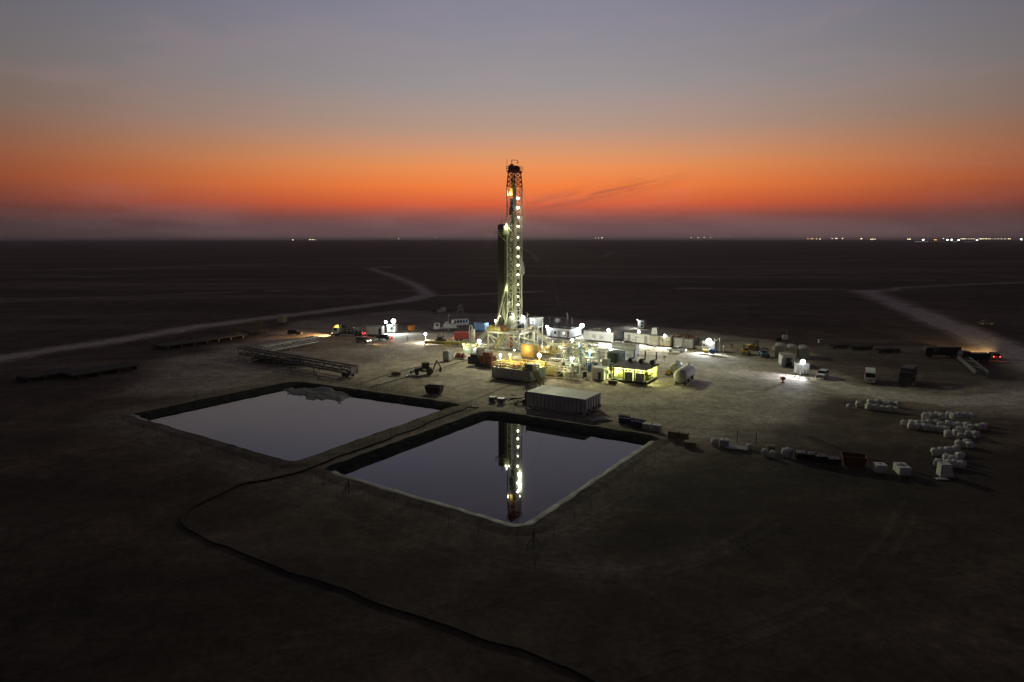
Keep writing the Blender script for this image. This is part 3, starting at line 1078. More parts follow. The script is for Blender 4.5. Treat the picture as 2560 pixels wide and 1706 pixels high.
for k in range(130):
    z = FZ + .32 * k
    if z < MZ1:
        m.bar((MX + HX + .05, MY + .62, z), (MX + HX + .05, MY + 1.18, z), .05)
m.build("mast_ladder", CREAM, rig)
# tattered tarp bulging on the right side of the mast
m = MB()
for k in range(7):
    z = 21.3 + k * 0.7
    o = .15 + .75 * math.sin(math.pi * min(1, k / 6) ** 0.6) * (0.6 + .4 * (k % 2))
    m.v += [(MX + HX + .1, MY + HY - .5, z), (MX + HX + .2 + o * .5, MY + HY + o, z), (MX + HX - .8, MY + HY + .15, z)]
for k in range(6):
    for a in range(2):
        m.f.append((k * 3 + a, k * 3 + a + 1, k * 3 + a + 4, k * 3 + a + 3))
m.build("wind_tarp", CANVAS, rig, smooth=60)
# raising struts and floor machinery
for p, q, r in (((MX - HX, MY - HY, 20.0), (-3.6, -3.0, FZ), .24), ((MX - HX, MY + HY, 20.0), (-3.4, 3.9, FZ), .2), ((MX + HX, MY - HY, 12.0), (2.6, -3.6, FZ), .16),
                ((MX - .2, MY - HY, 14.0), (-.6, -3.3, FZ), .14)):
    MB().bar(p, q, r * 1.7).build("raising_strut", CREAM, rig)
m = MB().path([(-.9, -1.3, 14.5), (-1.4, -1.9, 12.8), (-1.2, -2.1, 10.5), (-.6, -1.6, 8.2), (-.7, -1.7, FZ)], [.15, .3, .42, .45, .4], 10)
m.build("mud_hose_bundle", CANVAS, rig, smooth=60)
m = MB().box(-.2, 1.1, -1.2, .2, FZ, FZ + 2.6).box(0, .8, -1.0, 0, FZ + 2.6, FZ + 4.2).box(1.2, 1.7, -2.6, -1.6, FZ, FZ + 1.4)
m.build("iron_roughneck", WHITE, rig)
for k in range(9):
    x, y = random.uniform(-4.6, 5), random.uniform(-3.8, 3.6)
    a_, b_, h_ = random.uniform(.4, 1.1), random.uniform(.4, .9), random.uniform(.5, 1.3)
    MB().box(x, x + a_, y, y + b_, FZ, FZ + h_).box(x + .1, x + a_ - .1, y + .1, y + b_ - .1, FZ + h_, FZ + h_ + .2).build("floor_cabinet", GREY, rig)
# racking board
RZ = 33.2
bx0, bx1, by0, by1 = -4.7, MX - HX - .1, 0.3, 3.2
m = MB()
m.box(bx0 - .5, bx1, by0 - .9, by0 - .45, RZ, RZ + .12).box(bx0 - .5, bx0 - .15, by0 - .45, by1, RZ, RZ + .12).box(bx0 - .5, bx1, by1, by1 + .4, RZ, RZ + .12)
m.bar((bx0 + 1.0, by0 - .7, RZ), (MX - HX, MY - HY, RZ - 2.2), .16).bar((bx0 + 1.2, by1 + .2, RZ), (MX - HX, MY + HY, RZ - 2.2), .16)
m.bar((MX - HX, MY - HY, RZ + .06), (MX + HX, MY - HY, RZ + .06), .3, .2).bar((MX + HX, MY - HY, RZ + .06), (MX + HX, MY + HY, RZ + .06), .3, .2)
board = m.build("racking_board", CREAM, rig)
railing(MB(), [(bx1 - 1.2, by0 - .9, RZ + .1), (bx0 - .5, by0 - .9, RZ + .1), (bx0 - .5, by1 + .3, RZ + .1)], 1.15, 1.2, .035).build("board_railing", PALE, board)
m = MB().bar((bx0 + .9, by0 + .6, RZ), (bx0 + .9, by0 + .6, RZ + 4.2), .09).bar((bx0 + .9, by0 + .6, RZ + 4.15), (bx0 + 2.4, by0 + 1.5, RZ + 4.2), .07).bar((bx0 + 2.4, by0 + 1.5, RZ + 4.15), (bx0 + 2.4, by0 + 1.5, RZ + 3.4), .05)
m.bar((bx0 + .9, by0 + .6, RZ + 2.6), (bx0 + 2.2, by0 + 1.2, RZ + 3.3), .14)
m.build("board_hoist", DARK, board)
m = MB().box(MX - HX - 1.1, MX - HX - .12, MY - HY - .1, MY - .8, RZ + .15, RZ + 2.7)
m.build("monkey_board_shield", CREAM, board)
# stands of drill pipe racked in the board (each one can be lifted away)
pipe0 = None
pm = MB().tube((0, 0, 0), (0, 0, 30.6), .165, 8)
pm2 = MB().tube((0, 0, 0), (0, 0, 30.0), .15, 8)
k = 0
src = {}
for mat, mm, nm in ((PIPE, pm, "d"), (PIPEL, pm2, "l")):
    o = mm.build("drill_pipe", mat, smooth=40)
    src[nm] = o
pipes = []
for i in range(9):
    for j in range(6):
        x, y = bx0 + .10 + i * .37, by0 + .2 + j * .44
        light_ = (i == 6) or (i == 7 and j % 2 == 0)
        if i == 5 and j < 4:
            continue
        pipes.append((x, y, "l" if light_ else "d"))
used = {"d": 0, "l": 0}
cR, sR = math.cos(SITE), math.sin(SITE)
for x, y, nm in pipes:
    o = src[nm] if not used[nm] else src[nm].copy()
    if used[nm]:
        COL.objects.link(o)
    used[nm] = 1
    o.location = (RC.x + x * cR - y * sR, RC.y + x * sR + y * cR, FZ + random.uniform(0, .5))
    tag(o, "pale lit drill pipe standing upright between dark pipe stands and mast" if nm == "l" else "dark drill pipe standing upright in the rack left of the mast", "drill pipe",
        "pale drill pipes beside the mast" if nm == "l" else "dark drill pipes racked beside the mast")
# blow-out preventer under the floor
m = MB().lathe([(.5, 0), (.5, .8), (.75, .85), (.75, 1.5), (.45, 1.6), (.45, 2.0), (.7, 2.05), (.7, 2.7), (.4, 2.8), (.4, 4.6)], (-.2, 0, 0), 14)
m.box(-1.3, .9, -.3, .3, .9, 1.4).box(-1.3, .9, -.3, .3, 2.1, 2.6)
m.build("blowout_preventer", RUST, rig, smooth=40)
m = MB()
for p, q in (((1.2, -3.9, 0), (1.2, -3.9, 4.8)), ((1.9, -3.9, 0), (1.9, -3.9, 4.8)), ((-1.2, 3.8, 0), (-1.2, 3.8, 4.8)), ((3.2, -3.5, 0.2), (3.2, -3.5, 4.9)), ((4.1, 3.4, 0), (4.1, 3.4, 4.9))):
    m.bar(p, q, .12)
for k in range(14):
    m.bar((1.2, -3.9, .3 + k * .33), (1.9, -3.9, .3 + k * .33), .06)
m.build("access_ladder", PALE, rig)
m = MB()
m.path([(-5, -1, 1.0), (-2, -1.5, 1.1), (0, 0, 3.4), (3, 2, 3.0), (6, 2.2, 2.4), (9, 1, 2.2)], .2, 8).path([(-6, 2, .8), (-1, 2, 2.2), (4, -2, 2.0), (7, -3, 1.4)], .16, 8)
m.build("flow_line", PALE, rig, smooth=50)
# guy line from the mast to the ground on the right
tip = RL(1334, 640, 31.0)
MB().bar((MX + HX, MY + HY, 47.0), (13.0, 14.0, 0.2), .026).build("guy_line", DARK, rig)

# ---- lamps on the mast and the floor
for i, py in enumerate((495, 519, 543, 566, 594, 620, 642, 664, 688, 713, 743, 764)):
    z = ZAT(199.5, py)
    big = i in (0, 1, 2)
    p = Vector((MX + HX - .25, MY + .35, z))
    r_ = (.40 if big else (.34 if i not in (4, 9) else .24)) * random.uniform(.75, 1.1)
    h = floodlight(rig, p, r_, 0, GRN, LAMPG if not big else LAMPW, face=(.75, random.uniform(-.9, -.3), random.uniform(-.7, -.1)), light=False)
    point_lamp(rig, (MX - .1, MY + .15, z - .35), 70 if big else 46, GRN, .12)
    MB().bar((MX + HX, MY - HY, z + .25), (MX + HX, MY + HY, z + .25), .1).build("lamp_bracket", CREAM, rig)
point_lamp(rig, (MX - 1.1, MY - 1.9, 45.0), 330, (1, .97, .75), .12)  # bare fill light added so the yellow travelling block shows
for z, aim_ in ((44.6, (1, .15, -.62)), (41.2, (.7, -.9, -.62)), (38.0, (1, -.35, -.62))):      # the big floods on the mast that light the whole pad
    point_lamp(rig, (MX + HX + 1.3, MY - .9, z), FLOOD, (.94, 1, .62), .10, spot=122, aim=aim_)
point_lamp(rig, (-5.6, -.9, 33.6), FLOOD * .6, (1, .95, .66), .10, spot=120, aim=(-.75, -.75, -1.0))  # bare spot without fixture, added to light the left of the pad
floodlight(rig, (MX - HX - .2, MY - HY - .1, RZ + 2.9), .25, 150, GRN, LAMPG, face=(-.2, -.6, -.8))
point_lamp(rig, (MX - .3, MY - HY - .5, RZ + 1.8), 120, GRN, .15)
floodlight(rig, RL(1301, 834, FZ - .6) * 1.0, .26, 260, GRN, LAMPG, face=(0, -.8, -.6))
floodlight(rig, (2.9, 2.4, 9.0), .6, 320, COOL, LAMPW, face=(.2, -.9, -.3))
floodlight(rig, (-1.2, 1.1, 13.5), .2, 230, GRN, LAMPG, face=(.3, -.8, -.5))
floodlight(rig, (-2.2, -2.2, 9.5), .16, 190, GRN, LAMPG, face=(.3, .6, -.8))
floodlight(rig, (1.9, -2.2, 10.5), .16, 190, GRN, LAMPG, face=(-.3, .6, -.8))
point_lamp(rig, (-.5, -1.0, 17.5), 160, GRN, .2)
point_lamp(rig, (-4.2, -3.0, FZ + 3.0), 120, GRN, .2)
point_lamp(rig, (0.5, -3.2, 2.6), 260, (1, .97, .55), .2)
point_lamp(rig, (-3.5, -1.0, 3.4), 260, (1, .98, .6), .2)
point_lamp(rig, (4.0, 0.5, 3.6), 240, (1, .98, .6), .2)
point_lamp(rig, (-2.0, -7.5, 5.5), 420, (1, .96, .55), .2)
floodlight(rig, RL(1286, 876, 1.8), .24, 200, GRN, LAMPG, face=(.2, -1, -.2))
point_lamp(rig, (4.6, 6.4, dz + 2.2), 60, COOL, .15)
floodlight(rig, (-6.4, 6.3, 6.3), .5, 1100, COOL, LAMPW, face=(.1, -1, -.2))      # lamp at the left of the pipe stands
MB().bar((-5.6, 4.5, FZ), (-6.4, 6.4, 6.6), .12).build("lamp_bracket", PALE, rig)
floodlight(rig, (bx0 - .4, by1 + .2, 10.6), .14, 0, COOL, LAMPW, face=(0, -1, 0), light=False)


# ================================================================== containers, cabins, tanks
def face_pt(L, W, face, a, z):
    """point on a box face: f = near long side (y=0), r = right end (x=0); a metres from the shared near corner"""
    return Vector((-a, 0, z)) if face == "f" else Vector((0, a, z))


def panel(parent, name, L, W, face, a, z, w, h, mat, t=0.05, label=None):
    m = MB()
    if face == "f":
        m.box(-a - w / 2, -a + w / 2, -t, 0.01, z, z + h)
    else:
        m.box(-0.01, t, a - w / 2, a + w / 2, z, z + h)
    return m.build(name, mat, parent, label=label)


def box_unit(name, label, cat, px, py, L, W, H, wall, roof=None, rz=SITE, group=None, skid=0.25, ribs=0.0, overhang=0.08,
             rw=.22, rd=.07, doors=(), windows=(), acs=(), frame=None, skidmat=None, loc=None):
    """a cabin, container or tank: near corner of its two visible faces stands at photo pixel (px, py)"""
    root = thing(name, label, cat, loc if loc is not None else G(px, py), rz, group)
    m = MB()
    m.box(-L, 0, 0, W, skid, H)
    if ribs:
        n = max(2, int(L / ribs))
        for k in range(n):
            x = -L + (k + .5) * L / n
            m.box(x - ribs * rw, x + ribs * rw, -rd, 0, skid + .12, H - .14)
        n = max(2, int(W / ribs))
        for k in range(n):
            y = (k + .5) * W / n
            m.box(0, rd, y - ribs * rw, y + ribs * rw, skid + .12, H - .14)
    m.build("body", wall, root)
    if roof:
        r = MB()
        o = overhang
        r.box(-L - o, o, -o, W + o, H, H + .10)
        r.build("roof", roof, root)
    if frame:
        f = MB()
        for x in (-L, 0):
            for y in (0, W):
                f.bar((x, y, 0.02), (x, y, H + .02), .16)
        for x in (-L, 0):
            f.bar((x, 0, H), (x, W, H), .14).bar((x, 0, skid), (x, W, skid), .16)
        for y in (0, W):
            f.bar((-L, y, H), (0, y, H), .14).bar((-L, y, skid), (0, y, skid), .16)
        f.build("corner_frame", frame, root)
    if skid > 0.05:
        s = MB()
        for y in (.25, W - .25):
            s.box(-L + .05, -.05, y - .15, y + .15, 0, skid)
        s.build("skid", skidmat or DARK, root)
    for d in doors:
        face, a, w_, h_, mt = d
        do = panel(root, "door", L, W, face, a, skid + .05, w_, h_, mt, .05)
        hm = MB()
        p = face_pt(L, W, face, a + w_ * .38, skid + 1.05)
        n_ = Vector((0, -.09, 0)) if face == "f" else Vector((.09, 0, 0))
        hm.bar(p + n_ - Vector((0, 0, .15)), p + n_ + Vector((0, 0, .15)), .05)
        hm.build("handle", CHROME, do)
    for wd in windows:
        face, a, z, w_, h_, mt = wd
        wo = panel(root, "window", L, W, face, a, z, w_, h_, mt, .03)
        fm = MB()
        for da, dz_, ww, hh in ((0, -.06, w_ + .12, .06), (0, h_, w_ + .12, .06), (-w_ / 2 - .03, 0, .06, h_), (w_ / 2 + .03, 0, .06, h_)):
            if face == "f":
                fm.box(-a - da - ww / 2, -a - da + ww / 2, -.06, .0, z + dz_, z + dz_ + hh)
            else:
                fm.box(0, .06, a + da - ww / 2, a + da + ww / 2, z + dz_, z + dz_ + hh)
        fm.build("window_frame", LGREY, wo)
    for face, a, z in acs:
        ao = panel(root, "air_conditioner", L, W, face, a, z, .9, .62, WHITE, .38)
        p = face_pt(L, W, face, a, z + .31)
        if face == "f":
            MB().lathe([(.22, -.41), (.22, -.385)], (p.x - .12, 0, p.z), 12, "y").build("fan_grille", DARK, ao)
        else:
            MB().lathe([(.22, .385), (.22, .41)], (0, p.y + .12, p.z), 12, "x").build("fan_grille", DARK, ao)
    return root


def lamp_on(root, p, r, power, col=COOL, mat=None, face=(0, -1, -.2), rod=None, spot=None, aim=None):
    if rod:
        MB().bar(rod, p, .08).build("lamp_bracket", GREY, root)
    return floodlight(root, p, r, power, col, mat, face=face, spot=spot, aim=aim)


def light_pole(label, bx, by, ly, r=.35, power=1500, col=COOL, mat=None, group=None, face=None, thick=.055, lit=True, arm=0.0):
    g = G(bx, by)
    h = ZAT(g.y, ly)
    root = thing("light_pole", label, "light pole", g, 0, group)
    m = MB().tube((0, 0, 0), (0, 0, h), thick, 8).box(-.25, .25, -.25, .25, 0, .12)
    if arm:
        m.bar((0, 0, h), (arm, 0, h + .15), .08)
    m.build("pole", LGREY, root, smooth=40)
    f = face or (0, -1, -.25)
    if lit:
        floodlight(root, (arm, -.1, h), r, power, col, mat, face=f)
    else:
        MB().box(arm - .25, arm + .25, -.2, .2, h, h + .18).build("lamp_head", LGREY, root)
    return root


# ---- white site offices in the row behind the rig
A1 = box_unit("site_office", "long white site office nearest the rig with two grey doors and lit end wall", "site office", 1425, 847, 8.4, 8.2, 3.0, CABIN, ROOFG,
              doors=[("f", 7.0, .95, 2.1, GREY), ("f", 4.0, .95, 2.1, GREY), ("f", .75, .8, 2.1, RUST)], windows=[("f", 5.5, 1.2, .8, .8, GLASS), ("f", 2.3, 1.2, .8, .8, LITWIN)],
              acs=[("f", 1.4, .6)], group="white site offices in the row")
lamp_on(A1, (.8, 7.0, 3.5), .95, 2600, (0.80, .92, 1), face=(.6, -.8, -.25), rod=(-.2, 7.2, 3.0))
m = MB()
for k in range(3):
    m.box(-7.6 + k * 2.6, -5.9 + k * 2.6, 2.5, 4.2, 3.12, 3.35)
m.build("roof_vent", GREY, A1)
B1 = box_unit("site_office", "wide white site office with blank front wall and bright lamp on its roof edge", "site office", 1533, 857, 10.2, 7.0, 3.1, CABIN, ROOFG,
              doors=[("r", 1.2, .9, 2.0, GREY)], windows=[("f", 6.6, 1.1, 1.2, .9, LGREY), ("f", 3.9, 1.0, 1.0, .8, LGREY)], group="white site offices in the row")
lamp_on(B1, (-1.5, -.3, 3.75), .68, 13000, (.82, .90, 1), face=(0, -1, -.3), rod=(-1.5, .8, 3.1), spot=125, aim=(0, -1, -.6))
m = MB().bar((-6.5, 4, 3.2), (-6.2, 4, 4.1), .08).box(-7.4, -6.6, 4.4, 5.2, 3.22, 3.6)
m.build("roof_vent", PALE, B1)
grpC = "white door-end cabins in the row"
for k, (px, py, lab) in enumerate(((1582, 857, "white cabin with a grey door, leftmost of the three joined door-end cabins"), (1603, 859.5, "white cabin with a notice board and no door between two door-end cabins"),
                                   (1624, 862, "white cabin with grey door on its right, rightmost of the three joined cabins"))):
    C = box_unit("door_end_cabin", lab, "cabin", px, py, 2.95, 7.5, 3.0, CABIN, ROOFG, group=grpC,
                 doors=[("f", 1.3, .95, 2.2, GREY)] if k != 1 else [], windows=[("f", 1.5, 1.6, 1.0, .5, LGREY)] if k == 1 else [], acs=[("f", 2.4, .7)] if k != 2 else [])
    if k == 1:
        lamp_on(C, (-.8, -.2, 3.75), .52, 8000, (1, 1, .92), face=(0, -1, -.3), rod=(-.8, .4, 3.1), spot=125, aim=(0, -1, -.6))
# blue portable toilet by the office end
pt = thing("portable_toilet", "bright blue portable toilet by the lit end of the white office", "portable toilet", G(1556, 847), SITE)
MB().box(-1.2, 0, 0, 1.2, .1, 2.35).build("body", SKYB, pt)
m = MB().box(-1.25, .05, -.05, 1.25, 2.35, 2.45).box(-1.1, -.1, .1, 1.1, 2.45, 2.6)
m.build("roof", WHITE, pt)
d = MB().box(-1.0, -.2, -.04, .0, .2, 2.1).build("door", SKYB, pt)
MB().box(-.38, -.28, -.08, -.04, 1.05, 1.2).build("handle", CHROME, d)
# pale yellow lit cabins further right
box_unit("steel_cabin", "pale yellowish ribbed steel cabin under the tapered white tank", "cabin", 1645, 866, 2.9, 6.0, 3.1, PALE, ROOFG, ribs=.6, group="yellowish lit steel cabins")
D2 = box_unit("steel_cabin", "pale yellowish steel cabin with dark window and a lamp on its front", "cabin", 1676, 868, 3.6, 6.0, 3.0, CREAM, ROOFG, ribs=.6, group="yellowish lit steel cabins",
              windows=[("f", 2.4, 1.5, .9, .7, GLASS)], acs=[("f", 1.0, 1.2)])
lamp_on(D2, (-1.6, -.6, 3.45), .5, 7000, (1, 1, .80), face=(-.2, -1, -.4), rod=(-1.6, .1, 3.0), spot=150, aim=(0, -1, -.6))
MB().bar((-1.4, 2, 3.1), (2.2, 2.2, 3.5), .1).build("roof_pipe", PALE, D2)
# tapered white roof tank stands on its own stand beside
wt = thing("water_tank", "tapered white water tank raised on a steel stand above the cabins", "water tank", G(1637, 862), SITE)
m = MB()
v = [(-.95, -.95, 3.3), (.95, -.95, 3.3), (.95, .95, 3.3), (-.95, .95, 3.3), (-.72, -.72, 5.2), (.72, -.72, 5.2), (.72, .72, 5.2), (-.72, .72, 5.2)]
m.add(v, [(0, 1, 2, 3), (4, 5, 6, 7), (0, 1, 5, 4), (1, 2, 6, 5), (2, 3, 7, 6), (3, 0, 4, 7)])
wt_o = m.build("tank", WHITE, wt)
m = MB()
for x in (-.9, .9):
    for y in (-.9, .9):
        m.bar((x, y, 0), (x, y, 3.3), .14)
m.box(-1.1, 1.1, -1.1, 1.1, 3.15, 3.3)
m.build("stand", GREY, wt)
# two grey doored containers with clutter on the roof
for k, (px, py, lab) in enumerate(((1706, 869.5, "grey ribbed container with brown netting on its roof, beside the lit yellowish cabin"), (1732, 873, "grey ribbed container with brown netting, at the dark end of the cabin row"))):
    E = box_unit("shipping_container", lab, "container", px, py, 2.75, 6.0, 2.75, LGREY, GREY, ribs=.55, frame=GREY, group="grey containers with netted roofs", doors=[("f", .75, 1.2, 2.3, LGREY), ("f", 2.0, 1.2, 2.3, LGREY)])
    m = MB()
    for q in range(26):
        x, y = random.uniform(-2.7, 0), random.uniform(0, 5.6)
        m.bar((x, y, 2.9), (x + random.uniform(-.9, .9), y + random.uniform(-.9, .9), random.uniform(3.0, 3.7)), .16, .22)
    m.build("roof_netting", RUST, E)
# cabin on stilts behind the row
T = box_unit("guard_cabin", "grey raised guard cabin with two dark windows behind the white cabin row", "guard cabin", 1610, 823, 2.4, 2.6, 3.0, LGREY, ROOFG, skid=.3, windows=[("f", .8, 1.7, .8, .7, GLASS), ("f", .8, .6, .8, .7, GLASS)], group=None)
lamp_on(T, (-2.6, .0, 3.2), .24, 900, COOL, face=(-.8, -.5, -.3))
# lit cabin at the right end of the pad
K = box_unit("checkpoint_cabin", "white cabin under a very bright lamp with yellow skip before it", "cabin", 1786, 881, 3.6, 2.6, 2.9, CABIN, PALE, windows=[("f", 3.0, 1.6, .6, .6, GLASS)], acs=[("f", 2.0, 1.5)])
lamp_on(K, (-1.5, -.6, 3.2), 1.0, 9000, (.82, .92, 1), face=(0, -1, -.3), rod=(-1.5, .5, 2.9), spot=140, aim=(.1, -1, -.55))
m = MB().bar((1.2, .6, 0), (1.2, .6, 4.2), .18).bar((-.6, 1.6, 0), (-.6, 1.6, 3.9), .16).bar((1.2, .6, 4.1), (-.6, 1.6, 3.0), .16).bar((2.4, .4, 0), (2.4, .4, 2.2), .2)
m.build("gate_frame", PALE, K)


def skip(label, px, py, L, W, H, mat, cage=False, rz=SITE, group=None, name="waste_skip", cat="skip"):
    root = thing(name, label, cat, G(px, py), rz, group)
    m = MB()
    i = .35
    v = [(-L / 2 + i, -W / 2 + .1, .1), (L / 2 - i, -W / 2 + .1, .1), (L / 2 - i, W / 2 - .1, .1), (-L / 2 + i, W / 2 - .1, .1), (-L / 2, -W / 2, H), (L / 2, -W / 2, H), (L / 2, W / 2, H), (-L / 2, W / 2, H)]
    m.add(v, [(0, 1, 2, 3), (0, 1, 5, 4), (1, 2, 6, 5), (2, 3, 7, 6), (3, 0, 4, 7)])
    m.build("bin", mat, root)
    r = MB()
    for a, b in ((4, 5), (5, 6), (6, 7), (7, 4)):
        r.bar(v[a], v[b], .1)
    for x in (-L / 4, L / 4):
        r.bar((x, -W / 2 + .03, .1), (x, -W / 2 - .05, H), .09)
    if cage:
        for x in (-L / 2, 0, L / 2):
            r.bar((x, -W / 2 - .05, .05), (x, -W / 2 - .05, H + .25), .08)
        r.bar((-L / 2, -W / 2 - .05, H + .25), (L / 2, -W / 2 - .05, H + .25), .08)
    r.build("rim", mat, root)
    return root


skip("yellow open waste skip in front of the brightly lit white cabin", 1766, 884, 1.6, 1.2, 1.0, YEL)
skip("dark blue caged waste skip beside the yellow skip", 1782, 886, 1.8, 1.3, 1.3, BLUE, cage=True)
skip("black open trough standing alone above the dividing bank of the pits", 1086, 984, 3.6, 2.0, 1.6, BLACK, rz=R(-20), name="hopper_trough", cat="trough")
skip("orange rusty skip in the dark row of crates, right of the black bins", 2133, 1164, 3.2, 2.2, 1.5, RUST, rz=R(-20))
skip("orange skip standing alone on the gravel left of the rig", 1028, 828, 2.2, 1.6, 2.0, ORANGE)

# ---- container tanks in the foreground (three side by side)
grpT = "three long settling tanks side by side"
for k, lab in enumerate(("long ribbed grey tank nearest the pit, in front of two like it", "long ribbed grey tank, middle one of three side by side", "long ribbed grey tank farthest from the pit, behind two like it")):
    loc = G(1462, 1041) + V * (2.22 * k)
    tk = box_unit("settling_tank", lab, "settling tank", 0, 0, 12.4, 2.18, 3.05, TANKG, TANKG, ribs=.78, rw=.40, rd=.16, skid=.42, overhang=.03, group=grpT, loc=loc, skidmat=GREY)
    m = MB()
    for q in range(9):
        x = -12.2 + q * 1.5
        m.bar((x, -.03, 0), (x, -.03, .45), .10)
    m.bar((-12.4, -.03, .08), (0, -.03, .08), .12)
    m.build("skid_post", PALE, tk)
    if k == 0:
        MB().box(-1.9, -.4, -.06, .0, .3, 1.25).build("hatch", BLACK, tk)
    m = MB().lathe([(.3, 0), (.3, .16)], (.02, 1.1, .9), 12, "x").lathe([(.17, .16), (.17, .5), (.26, .5), (.26, .56)], (.02, 1.1, .9), 10, "x").tube((.3, .5, .5), (.3, 1.9, .5), .09)
    m.build("outlet_valve", DARK, tk, smooth=40)
    if k == 0:
        MB().bar((-12.5, .1, .3), (-12.5, .1, 3.6), .12).build("vent_pipe", DARK, tk)

# ---- active mud tanks in front of the rig
def agitator(root, x, y, z, mat):
    m = MB().lathe([(.28, 0), (.28, .55), (.2, .6), (.2, .95), (.12, 1.0)], (x, y, z), 10).box(x - .4, x + .4, y - .4, y + .4, z, z + .16)
    return m.build("agitator_motor", mat, root, smooth=40)


def mud_tank(label, loc, L, W, H, wall, rail, stairs=None, n_ag=3, deckmat=OLIVE, group="open mud tanks in front of the rig", seed=0, endmat=None):
    rr = random.Random(seed)
    root = thing("mud_tank", label, "mud tank", loc, SITE, group)
    m = MB()
    m.box(-L, 0, 0, .08, .25, H).box(-L, 0, W - .08, W, .25, H).box(-L, -L + .08, .08, W - .08, .25, H).box(-L + .08, 0, .08, W - .08, .25, .35)
    for k in range(5):
        x = -L + L * k / 4
        m.box(max(-L, x - .06), min(0, x + .06), -.06, 0, .25, H)
    m.build("tank_wall", wall, root)
    e = MB().box(-.08, .02, .08, W - .08, .25, H)
    for k in range(6):
        y = .12 + (W - .24) * k / 5
        e.box(.02, .10, y - .07, y + .07, .25, H)
    e.build("end_wall", endmat or wall, root)
    m = MB()
    for y in (.2, W - .2):
        m.box(-L, 0, y - .15, y + .15, 0, .25)
    m.build("skid", DARK, root)
    d = MB()
    d.box(-L, 0, -.05, .8, H, H + .06).box(-L, 0, W - .8, W, H, H + .06)
    for k in range(4):
        x = -L + L * k / 3
        d.box(max(-L, x - .5), min(0, x + .5), .8, W - .8, H, H + .06)
    deck = d.build("deck", deckmat, root)
    railing(MB(), [(-L, 0, H), (-.9, 0, H)], 1.1, 1.5, .04).build("deck_railing", rail, deck)
    railing(MB(), [(0, .4, H), (0, W, H), (-L, W, H), (-L, 0, H)], 1.1, 1.6, .04).build("deck_railing", rail, deck)
    for k in range(n_ag):
        agitator(root, -L + L * (k + .5) / n_ag, W / 2 + rr.uniform(-.4, .4), H + .06, rr.choice([YEL, ORANGE, PALE]))
    m = MB()
    for k in range(9):
        x, y = rr.uniform(-L + .3, -1.2), rr.uniform(.3, W - 1.0)
        m.box(x, x + rr.uniform(.3, 1.0), y, y + rr.uniform(.3, .7), H + .06, H + rr.uniform(.3, .9))
    m.build("deck_equipment", deckmat, root)
    m = MB()
    m.path([(-L + .4, W * .3, H + .4), (-L * .5, W * .36, H + .45), (-.6, W * .3, H + .4)], .12, 8).path([(-L + .8, W * .7, H + .55), (-1, W * .7, H + .5), (.4, W * .7, H - .6), (.5, W * .7, .6)], .11, 8)
    m.build("mud_pipe", PALE, root, smooth=50)
    if stairs:
        stairway("stairway", root, *stairs)
    return root


F1 = G(1325, 957.5)
mt1 = mud_tank("dark walled mud tank with yellow railings and pale teal end, nearest the pits", F1, 10.3, 3.3, 2.6, LGREY, YEL, ((.9, .4, 2.6), (3.9, -1.3, .05), .9, OLIVE), seed=1, endmat=MINT)
mt2 = mud_tank("mud tank with yellow railings just behind the dark walled mud tank", F1 + V * 3.7, 10.3, 3.3, 2.6, LGREY, YEL, seed=2, endmat=MINT)
m = MB().box(-1.5, .6, .1, 1.9, 2.6, 4.1).box(-1.7, .8, 0, .12, 3.9, 4.2)
m.build("hopper_box", GREY, mt1)
floodlight(mt1, to_local(F1, SITE, G(1238, 940)) + Vector((.9, .9, 4.9)), .40, 330, COOL, LAMPW, face=(0, -1, -.1))
MB().bar(to_local(F1, SITE, G(1238, 940)) + Vector((.9, .9, 2.6)), to_local(F1, SITE, G(1238, 940)) + Vector((.9, .9, 4.9)), .09).build("lamp_post", PALE, mt1)
floodlight(mt2, (-8.4, 1.2, 5.0), .30, 240, WARM, LAMPY, face=(.2, -1, -.2))
MB().bar((-8.4, 1.3, 2.6), (-8.4, 1.3, 5.0), .09).build("lamp_post", YEL, mt2)
floodlight(mt2, (-1.4, 2.9, 5.2), .62, 1250, (1, .82, .5), LAMPW, face=(0, -1, -.2))
MB().bar((-1.4, 3.0, 2.6), (-1.4, 3.0, 5.2), .1).build("lamp_post", YEL, mt2)
point_lamp(mt2, (-4.6, 1.0, 4.3), 420, WARM, .2)
point_lamp(mt1, (-6.5, 2.4, 4.1), 300, WARM, .2)
# hopper on legs by the tank corner
hp = thing("mixing_hopper", "small grey hopper on thin legs by the dark mud tank wall", "hopper", G(1316, 964), SITE)
m = MB()
v = [(-.9, -.7, 1.9), (.9, -.7, 1.9), (.9, .7, 1.9), (-.9, .7, 1.9), (-.25, -.2, .9), (.25, -.2, .9), (.25, .2, .9), (-.25, .2, .9)]
m.add(v, [(0, 1, 5, 4), (1, 2, 6, 5), (2, 3, 7, 6), (3, 0, 4, 7), (4, 5, 6, 7)])
m.build("funnel", GREY, hp)
for x, y in ((-.8, -.6), (.8, -.6), (.8, .6), (-.8, .6)):
    MB().bar((x, y, 0), (x, y, 1.9), .08).build("leg", GREY, hp)
# yellow lit shack on the tank deck
sh = box_unit("mud_logging_shack", "rounded shack lit orange by a lamp, behind the yellow railings", "shack", 0, 0, 3.5, 2.6, 3.4, paint("ochre_sheet", (.60, .42, .14), .6, dirt=.4), ROOFG, ribs=.45, skid=.2,
              loc=G(1314, 920) + V * 3.8, doors=[("r", 1.3, .9, 2.1, GREY)], frame=YEL)
sh.location.z = 1.9
point_lamp(sh, (-1.9, -1.3, 2.3), 260, WARM, .15)  # bare warm light added to brighten the front of the shack
MB().box(-3.4, 0, .1, 2.5, -1.9, 0.02).build("plinth", GREY, sh)
